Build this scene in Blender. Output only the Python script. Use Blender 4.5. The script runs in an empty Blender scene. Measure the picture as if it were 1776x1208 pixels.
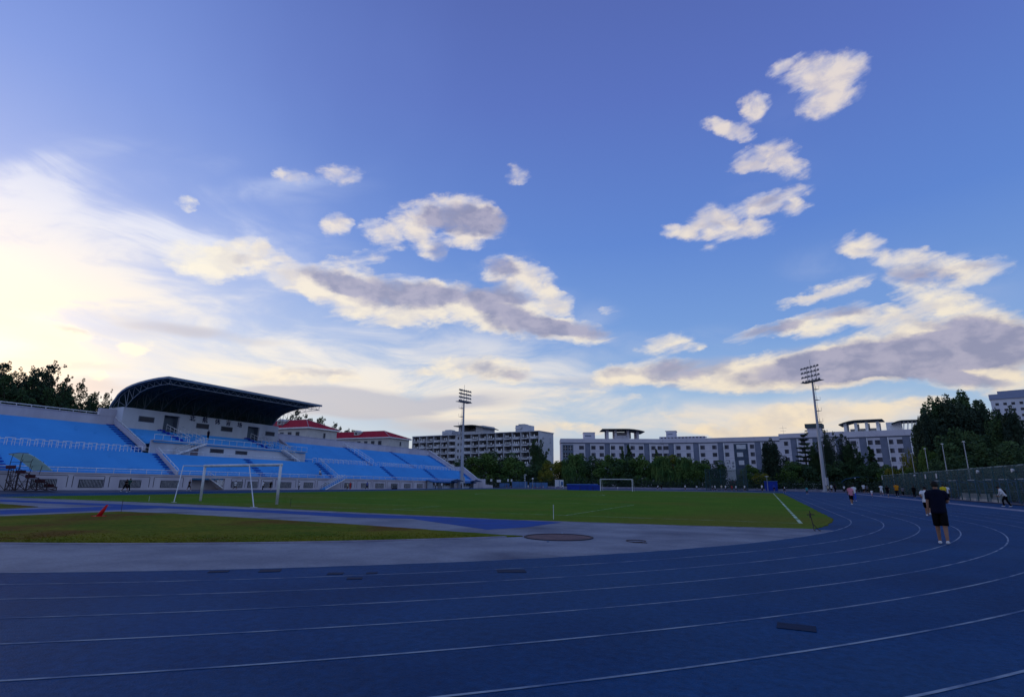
import bpy, bmesh, math, random
from mathutils import Vector, Matrix, Euler, Quaternion
R=math.radians
SC=bpy.context.scene
COL=SC.collection
# ------------------------------------------------ camera
CX,CY,CH=29.5346,-34.4189,1.6582
HEAD,PITCH,ROLL=24.3,13.7209,0.50935
cd=bpy.data.cameras.new('camera'); cam=bpy.data.objects.new('camera',cd); COL.objects.link(cam)
cd.sensor_width=36; cd.lens=36*950/1776; cd.clip_start=.1; cd.clip_end=4000
fw=Vector((math.sin(R(-HEAD))*math.cos(R(PITCH)),math.cos(R(-HEAD))*math.cos(R(PITCH)),math.sin(R(PITCH))))
rq=fw.to_track_quat('-Z','Y')
cam.rotation_mode='QUATERNION'; cam.rotation_quaternion=rq@Quaternion((0,0,1),R(ROLL))
cam.location=(CX,CY,CH)
SC.camera=cam
SC.view_settings.view_transform='Standard'; SC.view_settings.look='None'; SC.view_settings.exposure=0; SC.view_settings.gamma=1
SUN_EL,SUN_AZ=5.0,-78.0     # degrees; azimuth clockwise from +Y
# ------------------------------------------------ sky: blob fields as (ax,ay,a0, bx,by,b0, weight) in degrees azimuth/elevation
CR=[(0,0.2478,0.484,13.8341,-9.5238,1.1),(1,0.2781,0.4986,13.3052,-14.739,1.0),(4,0.7349,0.9622,18.0996,-47.4215,0.7),(-1,0.2281,0.4711,11.2711,-5.2252,1.0),(0,0.2156,0.3178,9.0936,-6.198,1.2),(0,0.1502,0.3405,5.5151,-6.2188,1.2),(-1,0.1331,0.3717,4.3348,-4.6774,1.2),(-1,0.1445,0.3693,3.7881,-4.7723,1.1),(-1,0.1702,0.596,3.4711,-7.3062,1.0),(-2,0.2629,0.3969,8.0505,-4.5114,1.0),(-3,0.2659,0.5509,7.8066,-4.1236,0.8),(-2,0.3536,0.6683,8.7739,-7.5136,0.8),(0,0.2741,0.7668,9.529,-12.47,0.7),(1,0.3868,1.2417,14.8614,-29.0433,0.5),(-2,0.3728,0.6884,16.8117,-6.7987,0.9),(1,0.2866,0.5063,8.7622,-16.1799,1.0),(0,0.1914,0.4402,5.7829,-11.9325,1.2),(0,0.381,0.5826,10.3831,-15.5252,0.9),(-1,0.3556,0.6114,13.3693,-10.8542,0.8),(0,0.3436,0.7875,10.3554,-19.6772,0.8),(2,0.4676,0.7635,15.1305,-29.3736,1.0),(0,0.3977,0.7816,17.3875,-23.1206,0.85),(0,0.3895,1.0527,18.8259,-30.1134,0.8),(2,0.6487,0.8703,7.7138,-32.657,0.7),(1,0.4145,1.2581,14.7201,-36.7487,0.5),(0,0.7435,1.6936,10.105,-29.9319,0.5),(0,0.4229,1.423,16.206,-22.0528,0.5),(1,0.9963,2.4543,44.1391,-90.6391,0.4),(2,1.0423,2.0352,47.6054,-86.384,0.5),(-1,0.847,1.2116,43.717,-15.4827,0.6),(1,0.3165,0.7193,1.682,-10.7838,0.8),(0,0.8946,1.4542,5.0216,-19.0859,0.5),(0,0.2979,1.0794,19.3381,-12.1944,1.1),(1,0.5988,1.2584,33.9722,-26.5636,1.0),(1,1.579,3.6452,99.562,-78.6429,0.5),(1,1.0332,2.599,61.3691,-49.183,0.5),(1,1.061,2.956,62.5874,-58.4471,0.5),(-3,1.2486,5.8023,74.6964,140.0643,0.5),(0,0.1553,0.7406,7.0255,-7.535,0.85),(0,0.5233,1.4051,17.8964,-15.7067,0.9),(0,0.1482,0.5544,4.1265,-6.5408,1.0),(0,0.2717,0.9233,6.4779,-10.1121,0.6),(-1,0.2261,0.5636,-0.5888,-20.636,1.1),(0,0.3385,0.5262,-3.2432,-17.557,1.1),(1,0.7494,1.4726,-8.717,-51.9482,0.5),(2,0.504,0.6113,-7.0898,-19.1633,1.0),(-3,0.3149,0.9225,5.3878,-26.3807,1.05),(0,0.2584,0.726,-0.717,-21.9396,0.95),(-2,0.4668,0.792,2.3868,-22.9585,0.8),(-1,0.3571,1.3966,1.5142,-40.8964,0.6),(1,0.3391,0.5304,-0.3929,-13.4361,1.0),(-2,0.3975,1.0064,5.6816,-21.1545,0.95),(1,0.202,0.7826,-1.4569,-19.7374,0.9),(0,0.269,0.8413,-0.003,-19.9676,0.9),(1,0.5909,1.0579,-5.599,-25.397,0.8),(-1,0.877,1.8158,6.104,-39.6117,0.5),(0,0.3683,0.9041,-3.6114,-18.8503,0.9),(-2,0.221,0.7663,-1.6012,-17.1568,0.95),(0,0.3705,0.8438,-6.6887,-14.1448,0.9),(1,0.2242,1.2065,-2.2832,-19.2243,0.7),(1,0.3417,1.5719,-2.7044,-24.9648,0.5),(-3,0.2713,0.6193,-1.2206,-13.1387,0.8),(1,0.2123,0.6847,-1.891,-9.1372,0.95),(1,0.217,1.1455,-0.8492,-15.7387,0.7),(0,0.2193,0.6792,-2.6745,-9.7347,0.9),(-3,0.305,0.6359,-2.5839,-12.9394,0.9),(-1,0.2071,0.6105,-2.7939,-9.0575,1.1),(0,0.0938,0.37,-1.0999,-4.0401,1.4),(-1,0.2399,0.3672,-3.7603,-5.0377,1.3),(0,0.1053,0.449,-0.4779,-4.6661,1.3),(0,0.1584,0.6403,0.3262,-6.2636,1.1),(0,0.1568,0.6111,1.6154,-6.749,1.1),(-1,0.2007,0.6396,-2.9448,-7.1392,1.0),(0,0.3371,0.7681,4.6679,-8.1156,0.7),(0,0.2778,1.2012,4.8553,-10.6245,0.6),(0,0.7824,2.1368,9.521,-17.8385,0.5),(1,0.2388,1.0608,4.8851,-9.5313,0.8),(-1,0.3393,1.4191,5.9932,-3.6391,0.7),(0,0.3007,1.4627,2.3194,-9.5216,0.5),(0,0.3078,1.2739,1.897,-6.3764,0.7),(1,0.1665,0.5876,-0.2647,-3.1393,0.95),(0,0.1798,0.7448,-0.9065,-4.7706,0.9),(0,0.223,0.9283,-2.387,-5.8705,0.8),(0,0.4709,1.8027,2.1525,-8.5643,0.7),(0,0.4292,2.0895,-5.4739,-13.925,0.5)]
TH=[(-1,0.3165,0.6723,14.3933,-7.8798,1.0),(0,0.2415,0.4928,9.6013,-9.3049,1.1),(0,0.204,0.5644,7.1161,-10.3778,1.2),(0,0.1979,0.4921,5.5464,-9.2049,1.1),(-1,0.1772,0.6382,4.6185,-7.6808,1.3),(-1,0.1802,0.8354,3.5598,-10.1711,1.2),(-1,0.3726,0.765,11.0113,-12.8892,1.2),(1,0.4336,1.5745,20.7526,-45.8734,0.45),(0,0.4477,0.9924,20.4497,-20.0528,0.6),(0,0.394,1.1937,9.294,-22.4161,0.7),(0,0.3909,0.8005,13.3109,-20.8211,0.9),(0,0.2198,0.6266,6.78,-16.6053,1.2),(0,0.3813,0.6226,10.2642,-16.4203,1.3),(-1,0.457,0.851,16.8115,-14.517,0.9),(0,0.3067,1.0671,-2.1402,-16.158,1.0),(1,0.2442,1.5275,-0.9449,-20.7466,1.1),(-2,0.3018,0.9662,-2.1511,-20.2241,0.9),(-1,0.4526,2.4165,-6.3982,-47.5732,0.5),(0,0.0938,0.5089,-1.0974,-5.4331,1.6),(-1,0.2013,0.4361,-3.0142,-5.9757,1.5),(0,0.1172,0.7259,-0.5253,-7.1611,1.2),(0,0.1771,0.7882,1.319,-8.6096,1.1),(0,0.4209,1.2064,5.8234,-13.1032,0.6),(-1,0.1156,0.6582,-0.8309,-7.4937,1.1),(-1,0.2226,1.1786,-2.8634,-12.4613,1.3),(-1,0.3287,1.323,-4.1818,-20.5515,0.6),(-1,0.8683,2.13,3.4696,-75.0757,0.2),(1,0.3189,1.8846,-2.3093,-47.7183,0.5),(0,0.4821,1.5828,-1.6539,-39.9988,0.3),(-1,0.294,2.3089,1.7897,-54.4836,0.35),(-1,0.7269,2.4984,-4.2432,-53.6965,0.4),(0,0.5412,2.3919,34.9311,-26.8435,0.5),(0,0.2057,1.7717,9.1937,-17.8974,0.7),(0,0.2037,1.3856,5.5479,-15.9485,0.5),(0,0.272,1.3858,6.4025,-14.764,0.7),(0,0.2999,2.1953,2.4926,-12.6938,0.3)]
VE=[(3,0.0817,0.1557,4.0388,-7.7075,0.95),(4,0.0928,0.2798,3.7233,-17.2211,0.8),(1,0.0608,0.148,3.5282,-4.0322,0.75),(3,0.0733,0.576,3.2482,-31.0155,0.32),(2,0.1294,0.2883,5.9591,-11.4129,0.65),(1,0.0762,0.142,4.9829,-3.3026,0.55),(0,0.039,0.2611,1.9463,-3.8172,0.55),(1,0.0377,0.244,2.0363,-4.6873,0.5),(0,0.0402,0.1882,1.4363,-2.1131,0.6),(0,0.0416,0.2878,1.5975,-2.3514,0.75),(0,0.055,0.2792,1.2943,-2.2214,0.5),(0,0.0681,0.3133,-0.1121,-1.8074,0.75),(0,0.1061,0.4421,-0.9208,-3.0758,0.5),(1,0.0726,0.6488,3.2618,-22.9483,0.25),(-3,0.1131,0.2768,3.5433,-1.948,0.3),(-2,0.1343,0.3344,2.9878,-3.5239,0.25),(0,0.0396,0.3828,0.8121,-2.7079,0.55),(0,0.0404,0.2829,1.4399,-2.8438,0.35),(1,0.1568,0.3347,-1.9671,-10.5701,0.22),(0,0.1583,0.3941,-0.6472,-11.2342,0.2),(0,0.1314,0.3721,-0.0622,-9.5057,0.25),(-1,0.1759,0.3896,-0.7109,-7.7926,0.25),(-1,0.1732,0.275,-2.5778,-5.0277,0.3),(0,0.1103,0.3469,0.741,-4.6774,0.35),(0,0.0845,0.2051,4.1643,-4.5983,0.45),(1,0.1067,0.3752,4.2453,-13.2902,0.2),(0,0.0427,0.3819,0.3801,-1.9945,0.45),(0,0.0559,0.5024,-0.47,-2.3696,0.5),(2,0.069,0.7504,2.584,-32.311,0.3),(3,0.0777,0.8806,2.8385,-45.8426,0.35),(3,0.1104,1.1009,4.973,-60.9094,0.3),(-1,0.0743,0.2774,1.6033,-2.2003,0.35),(-1,0.1019,0.1817,-0.6952,-3.5373,0.2),(-1,0.0528,0.1853,1.5577,-2.4494,0.3)]
MA=[(0,0.0711,0.3989,-0.713,-4.2974,1.1),(0,0.1049,0.6211,0.7234,-6.6608,0.85),(-1,0.1879,0.3964,-2.8133,-5.4324,1.1),(0,0.0995,0.6111,-0.104,-6.0249,0.8),(0,0.0988,1.2822,5.4976,-16.9193,0.6),(1,0.1612,1.7879,9.9375,-34.8746,0.45),(0,0.0682,0.726,2.7357,-5.7914,0.8),(0,0.087,0.8379,2.4161,-7.0236,0.5),(0,0.1386,0.9325,2.3351,-9.3519,0.5),(1,0.1455,1.1044,8.092,-24.9376,0.5),(1,0.185,0.9471,10.9915,-17.013,0.9),(1,0.252,1.026,16.3253,-18.4015,0.5),(0,0.0847,0.6887,3.7661,-5.0254,0.8),(-1,0.0677,0.5807,2.6748,-0.0764,0.7),(0,0.1616,1.5195,7.7069,-12.4696,0.5),(0,0.105,0.9396,3.3543,-7.3412,0.35),(0,0.1674,1.6938,4.7372,-9.8582,0.3),(0,0.1708,1.4877,7.8136,-14.4934,0.5)]

def build_world():
    w=bpy.data.worlds.new('World'); SC.world=w; w.use_nodes=True
    nt=w.node_tree; nt.nodes.clear(); N=nt.nodes; L=nt.links
    def nd(t,**k):
        n=N.new(t)
        for a,b in k.items(): setattr(n,a,b)
        return n
    def put(s,v):
        if isinstance(v,bpy.types.NodeSocket): L.new(v,s)
        else: s.default_value=v
    def m(op,a,b=0.,c=0.,clamp=False):
        n=nd('ShaderNodeMath',operation=op,use_clamp=clamp)
        put(n.inputs[0],a); put(n.inputs[1],b)
        if op in('MULTIPLY_ADD','SMOOTH_MIN','SMOOTH_MAX'): put(n.inputs[2],c)
        return n.outputs[0]
    def vm(op,a,b=(0,0,0)):
        n=nd('ShaderNodeVectorMath',operation=op); put(n.inputs[0],a); put(n.inputs[1],b)
        return n.outputs['Value'] if op=='DOT_PRODUCT' else n.outputs[0]
    def comb(x,y,z):
        n=nd('ShaderNodeCombineXYZ'); put(n.inputs[0],x);put(n.inputs[1],y);put(n.inputs[2],z); return n.outputs[0]
    def noise(v,scale,detail,rough=.55,color=False,dist=0):
        n=nd('ShaderNodeTexNoise',noise_dimensions='3D'); put(n.inputs['Vector'],v); n.inputs['Scale'].default_value=scale
        n.inputs['Detail'].default_value=detail; n.inputs['Roughness'].default_value=rough; n.inputs['Distortion'].default_value=dist
        return n.outputs['Color' if color else 'Fac']
    def ss(x,lo,hi,a=0.,b=1.,interp='SMOOTHSTEP'):
        n=nd('ShaderNodeMapRange',interpolation_type=interp); put(n.inputs[0],x)
        n.inputs[1].default_value=lo;n.inputs[2].default_value=hi;n.inputs[3].default_value=a;n.inputs[4].default_value=b
        return n.outputs[0]
    def mix(f,a,b,mode='MIX'):
        n=nd('ShaderNodeMix',data_type='RGBA',blend_type=mode); put(n.inputs[0],f)
        put(n.inputs[6],a if isinstance(a,bpy.types.NodeSocket) else (*a,1)); put(n.inputs[7],b if isinstance(b,bpy.types.NodeSocket) else (*b,1))
        return n.outputs[2]
    def ramp(f,st):
        n=nd('ShaderNodeValToRGB'); put(n.inputs[0],f); e=n.color_ramp.elements
        while len(e)<len(st): e.new(.5)
        for k,(p,c) in enumerate(st): e[k].position=p; e[k].color=(*c,1)
        return n.outputs[0]
    rots={}
    def field(P,T,key):
        acc=None
        for (k,sx,sy,ox,oy,w_) in T:
            if (key,k) not in rots:
                q=R(k*10); rots[key,k]=comb(vm('DOT_PRODUCT',P,(math.cos(q),math.sin(q),0.)),vm('DOT_PRODUCT',P,(-math.sin(q),math.cos(q),0.)),0.)
            n=nd('ShaderNodeVectorMath',operation='MULTIPLY_ADD'); L.new(rots[key,k],n.inputs[0]); n.inputs[1].default_value=(sx,sy,0); n.inputs[2].default_value=(ox,oy,0)
            r2=vm('DOT_PRODUCT',n.outputs[0],n.outputs[0]); s=m('MULTIPLY_ADD',r2,-w_*.5,w_*.5,True)
            acc=s if acc is None else m('ADD',acc,s)
        return m('MULTIPLY',acc,2.)
    def s2l(r,g,b):
        return tuple(((c/255)/12.92 if c/255<=.04045 else ((c/255+.055)/1.055)**2.4) for c in(r,g,b))
    tc=nd('ShaderNodeTexCoord'); sp=nd('ShaderNodeSeparateXYZ'); L.new(tc.outputs['Generated'],sp.inputs[0])
    az=m('MULTIPLY',m('ARCTAN2',sp.outputs[0],sp.outputs[1]),57.29578)
    el=m('MULTIPLY',m('ARCSINE',sp.outputs[2]),57.29578)
    A=comb(az,el,0.)
    A3=vm('MULTIPLY',A,(1.,1.75,1.))
    w1=vm('MULTIPLY',vm('SUBTRACT',noise(A3,.10,2.,.5,True),(.5,.5,.5)),(3.6,1.8,0.))
    w2=vm('MULTIPLY',vm('SUBTRACT',noise(A3,.45,4.,.6,True),(.5,.5,.5)),(2.4,1.4,0.))
    Pw=vm('ADD',A,vm('ADD',w1,w2))
    Ph=vm('ADD',vm('MULTIPLY',Pw,(1.,1.,0.)),(0.,0.,1.))       # homogeneous
    Pd=vm('ADD',vm('MULTIPLY',A,(1.,1.,0.)),vm('ADD',vm('MULTIPLY',w1,(1.2,1.1,0.)),(0.,0.,1.)))
    # ---- clear sky
    elc=ss(el,0,50,0,1,'LINEAR')
    right=ramp(elc,[(0,s2l(206,206,212)),(.08,s2l(182,200,224)),(.16,s2l(152,184,224)),(.28,s2l(112,153,219)),(.48,s2l(88,128,210)),(.75,s2l(84,108,192)),(1,s2l(78,94,172))])
    left=ramp(elc,[(0,s2l(190,200,222)),(.12,s2l(205,215,232)),(.3,s2l(190,202,238)),(.48,s2l(140,165,232)),(.65,s2l(118,146,224)),(1,s2l(84,108,192))])
    fa=ss(m('ADD',az,m('MULTIPLY',m('SUBTRACT',noise(A,.05,3.),.5),26.)),-74,-26)
    clear=mix(fa,left,right)
    # unseen sky behind the viewer, brightened to put more light on walls and ground
    back=ramp(elc,[(0,BACK0),(.3,BACK1),(1,BACK2)])
    cosang=vm('DOT_PRODUCT',tc.outputs['Generated'],(math.sin(R(-35)),math.cos(R(-35)),0.))
    clear=mix(ss(cosang,-.35,.45),back,clear)
    # ---- high veil lit by the low sun
    st=noise(vm('MULTIPLY',vm('ADD',A,w1),(.45,1.6,1.)),.14,7.,.60,False,.6)
    V=m('MULTIPLY',field(Pd,VE,'d'),ss(st,.3,.68,.30,1.35))
    V=ss(V,-.05,1.75,0,.97,'SMOOTHERSTEP')
    warm=ramp(elc,[(0,s2l(240,222,200)),(.10,s2l(238,222,208)),(.24,s2l(244,234,226)),(.42,s2l(226,228,244)),(.6,s2l(185,198,238))])
    warm=mix(m('MULTIPLY',ss(az,-42,-66,0,.6),ss(el,24,6)),warm,s2l(253,236,198))
    s1=mix(V,clear,warm)
    # ---- mauve sheets
    Mf=ss(m('MULTIPLY',field(Pd,MA,'d'),ss(st,.3,.65,.6,1.25)),.05,1.0,0,.8)
    s1=mix(Mf,s1,s2l(172,172,196))
    # ---- cumulus
    n1=noise(A3,.36,9.,.60,False,.35)
    n2=noise(vm('ADD',A3,(-.9,-.15,0.)),.30,3.,.5,False,.25)
    B=field(Ph,CR,'h')
    D=m('ADD',B,m('MULTIPLY',m('MULTIPLY',m('SUBTRACT',n1,.5),2.5),ss(B,0,.16,0,1,'LINEAR')))
    sa,ca=math.sin(R(24)),math.cos(R(24))
    Rw=comb(vm('DOT_PRODUCT',A3,(ca*.35,sa*.35,0.)),vm('DOT_PRODUCT',A3,(-sa*1.3,ca*1.3,0.)),3.7)
    wn=noise(Rw,.42,7.,.62,False,.5)
    halo=ss(m('ADD',B,m('MULTIPLY',m('MULTIPLY',m('SUBTRACT',wn,.5),2.6),ss(B,0,.25,0,1,'LINEAR'))),.02,1.15,0,.72)
    dens=ss(D,.16,1.30)
    Pt=vm('ADD',Ph,(-.55,-.3,0.))
    T=m('ADD',field(Pt,TH,'t'),m('MULTIPLY',m('SUBTRACT',n2,.5),.9))
    T=ss(T,-.02,1.0)
    rel=ss(m('SUBTRACT',n1,n2),-.16,.16)
    lit=ramp(elc,[(0,s2l(240,214,178)),(.12,s2l(246,226,202)),(.3,s2l(252,238,216)),(.6,s2l(240,225,215)),(1,s2l(230,220,220))])
    litd=ramp(elc,[(0,s2l(200,190,190)),(.3,s2l(208,200,206)),(.7,s2l(170,170,205))])
    litc=mix(m('MULTIPLY_ADD',rel,.5,.5),litd,lit)
    glow=ss(az,-46,-62)                      # near the sun the cloud is almost blown out
    litc=mix(m('MULTIPLY',glow,.7),litc,s2l(255,248,226))
    shade=mix(rel,s2l(140,138,172),s2l(172,165,190))
    cc=mix(T,litc,shade)
    s2=mix(halo,s1,mix(m('MULTIPLY',T,.7),mix(.5,litc,warm),shade))
    out=mix(m('MULTIPLY',dens,.96),s2,cc)
    # ---- the physical sky underneath gives the haze near the ground its colour
    sky=nd('ShaderNodeTexSky',sky_type='NISHITA',sun_disc=False); sky.sun_elevation=R(SUN_EL); sky.sun_rotation=R(SUN_AZ)
    sky.air_density=1.2; sky.dust_density=1.5; sky.ozone_density=2.
    bg1=nd('ShaderNodeBackground'); L.new(sky.outputs[0],bg1.inputs[0]); bg1.inputs[1].default_value=.05
    bg2=nd('ShaderNodeBackground'); L.new(out,bg2.inputs[0]); bg2.inputs[1].default_value=.88
    ad=nd('ShaderNodeAddShader'); L.new(bg1.outputs[0],ad.inputs[0]); L.new(bg2.outputs[0],ad.inputs[1])
    wo=nd('ShaderNodeOutputWorld'); L.new((ad if USE_NISHITA else bg2).outputs[0],wo.inputs[0])
    w.cycles.sampling_method='MANUAL'; w.cycles.sample_map_resolution=1024
BACK0,BACK1,BACK2=(.62,.68,.86),(.52,.64,.98),(.34,.48,.86)
USE_NISHITA=True
build_world()
sl=bpy.data.lights.new('sun','SUN'); sl.energy=.5; sl.angle=R(12); sl.color=(1,.82,.62)
so=bpy.data.objects.new('sun',sl); COL.objects.link(so)
so.rotation_euler=(R(90-SUN_EL),0,R(180-SUN_AZ))

# ------------------------------------------------ helpers
random.seed(11)
def link(o,parent=None):
    COL.objects.link(o)
    if parent is not None: o.parent=parent
    return o
def tag(o,label=None,cat=None,group=None,kind=None):
    if label: o['label']=label
    if cat: o['category']=cat
    if group: o['group']=group
    if kind: o['kind']=kind
    return o
def empty(name,loc=(0,0,0),rz=0,**k):
    o=bpy.data.objects.new(name,None); o.empty_display_size=.3; o.location=loc; o.rotation_euler=(0,0,rz)
    link(o); tag(o,**k); return o
class MB:
    def __init__(s): s.v=[];s.f=[];s.m=[];s.mi=0
    def add(s,vs,fs):
        b=len(s.v); s.v+= [tuple(p) for p in vs]; s.f+=[tuple(b+i for i in f) for f in fs]; s.m+=[s.mi]*len(fs); return s
    def box(s,x0,x1,y0,y1,z0,z1):
        return s.add([(x0,y0,z0),(x1,y0,z0),(x1,y1,z0),(x0,y1,z0),(x0,y0,z1),(x1,y0,z1),(x1,y1,z1),(x0,y1,z1)],
          [(0,3,2,1),(4,5,6,7),(0,1,5,4),(1,2,6,5),(2,3,7,6),(3,0,4,7)])
    def obox(s,c,hx,hy,hz,rz=0):      # oriented about z, c = centre
        ca,sa=math.cos(rz),math.sin(rz); vs=[]
        for z in(-hz,hz):
            for x,y in((-hx,-hy),(hx,-hy),(hx,hy),(-hx,hy)): vs.append((c[0]+x*ca-y*sa,c[1]+x*sa+y*ca,c[2]+z))
        return s.add(vs,[(0,3,2,1),(4,5,6,7),(0,1,5,4),(1,2,6,5),(2,3,7,6),(3,0,4,7)])
    def beam(s,a,b,r,n=4,r2=None,cap=True):
        a=Vector(a);b=Vector(b);d=(b-a)
        if d.length<1e-6: return s
        d.normalize(); u=d.orthogonal().normalized() if abs(d.z)<.99 else Vector((1,0,0)); 
        if abs(d.z)<.99: u=Vector((0,0,1)).cross(d).normalized()
        w=d.cross(u); r2=r if r2 is None else r2; vs=[]
        for p,rr in((a,r),(b,r2)):
            for k in range(n):
                t=2*math.pi*(k+.5)/n; vs.append(p+(u*math.cos(t)+w*math.sin(t))*rr)
        fs=[(k,(k+1)%n,n+(k+1)%n,n+k) for k in range(n)]
        if cap: fs+=[tuple(range(n-1,-1,-1)),tuple(range(n,2*n))]
        return s.add(vs,fs)
    def path(s,pts,r,n=6):
        for a,b in zip(pts,pts[1:]): s.beam(a,b,r,n)
        return s
    def poly(s,pts,z=None):
        vs=[(p[0],p[1],z) if z is not None else p for p in pts]; return s.add(vs,[tuple(range(len(vs)))])
    def prism(s,pts,z0,z1):       # pts counterclockwise in xy
        n=len(pts); vs=[(p[0],p[1],z0) for p in pts]+[(p[0],p[1],z1) for p in pts]
        return s.add(vs,[tuple(range(n-1,-1,-1)),tuple(range(n,2*n))]+[(k,(k+1)%n,n+(k+1)%n,n+k) for k in range(n)])
    def extr_y(s,prof,y0,y1,close=True,caps=True):    # prof in (x,z), extruded along y
        n=len(prof); vs=[(p[0],y0,p[1]) for p in prof]+[(p[0],y1,p[1]) for p in prof]
        rng=range(n if close else n-1)
        fs=[(k,n+k,n+(k+1)%n,(k+1)%n) for k in rng]
        if close and caps: fs+=[tuple(range(n)),tuple(range(2*n-1,n-1,-1))]
        return s.add(vs,fs)
    def loft(s,rings,n=10,cap=True):     # rings: (centre, u vector, v vector)
        vs=[]
        for c,u,v in rings:
            c=Vector(c);u=Vector(u);v=Vector(v)
            for k in range(n):
                t=2*math.pi*k/n; vs.append(c+u*math.cos(t)+v*math.sin(t))
        fs=[]
        for i in range(len(rings)-1):
            for k in range(n): fs.append((i*n+k,i*n+(k+1)%n,(i+1)*n+(k+1)%n,(i+1)*n+k))
        if cap: fs+=[tuple(range(n-1,-1,-1)),tuple((len(rings)-1)*n+k for k in range(n))]
        return s.add(vs,fs)
    def build(s,name,mats,parent=None,smooth=False,fix=True,**k):
        me=bpy.data.meshes.new(name); me.from_pydata([tuple(p) for p in s.v],[],s.f)
        mats=mats if isinstance(mats,(list,tuple)) else [mats]
        for m_ in mats: me.materials.append(m_)
        if len(mats)>1: me.polygons.foreach_set('material_index',s.m)
        if smooth: me.polygons.foreach_set('use_smooth',[True]*len(s.f))
        me.update()
        if fix:
            bm=bmesh.new(); bm.from_mesh(me); bmesh.ops.recalc_face_normals(bm,faces=bm.faces); bm.to_mesh(me); bm.free()
        o=bpy.data.objects.new(name,me); link(o,parent); tag(o,**k); return o
def build_pieces(mb,name,mats,parent,gap=.12,**k):
    # one object per cluster of touching pieces
    par=list(range(len(mb.v)))
    def find(i):
        while par[i]!=i: par[i]=par[par[i]]; i=par[i]
        return i
    for f in mb.f:
        a=find(f[0])
        for j in f[1:]: par[find(j)]=a
    comp={}
    for i in range(len(mb.v)): comp.setdefault(find(i),[]).append(i)
    bx=[]
    for r_,ids in comp.items():
        bx.append([[min(mb.v[i][a] for i in ids)-gap/2 for a in range(3)],[max(mb.v[i][a] for i in ids)+gap/2 for a in range(3)],r_])
    q=list(range(len(bx)))
    def fq(i):
        while q[i]!=i: q[i]=q[q[i]]; i=q[i]
        return i
    for i in range(len(bx)):
        for j in range(i+1,len(bx)):
            if fq(i)!=fq(j) and all(bx[i][0][a]<=bx[j][1][a] and bx[j][0][a]<=bx[i][1][a] for a in range(3)): q[fq(i)]=fq(j)
    g={}
    root2={bx[i][2]:fq(i) for i in range(len(bx))}
    for f in mb.f: g.setdefault(root2[find(f[0])],[]).append(f)
    out=[]
    for fs in g.values():
        m_=MB(); idx={}
        for f in fs:
            t=[]
            for i in f:
                if i not in idx: idx[i]=len(m_.v); m_.v.append(mb.v[i])
                t.append(idx[i])
            m_.f.append(tuple(t)); m_.m.append(0)
        out.append(m_.build(name,mats,parent,**k))
    return out
def copy_tree(o,parent=None):
    c=o.copy(); COL.objects.link(c); c.parent=parent
    for ch in list(o.children): copy_tree(ch,c)
    return c
def s2l(r,g,b): return tuple(((c/255)/12.92 if c/255<=.04045 else ((c/255+.055)/1.055)**2.4) for c in(r,g,b))
MATS={}
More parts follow.
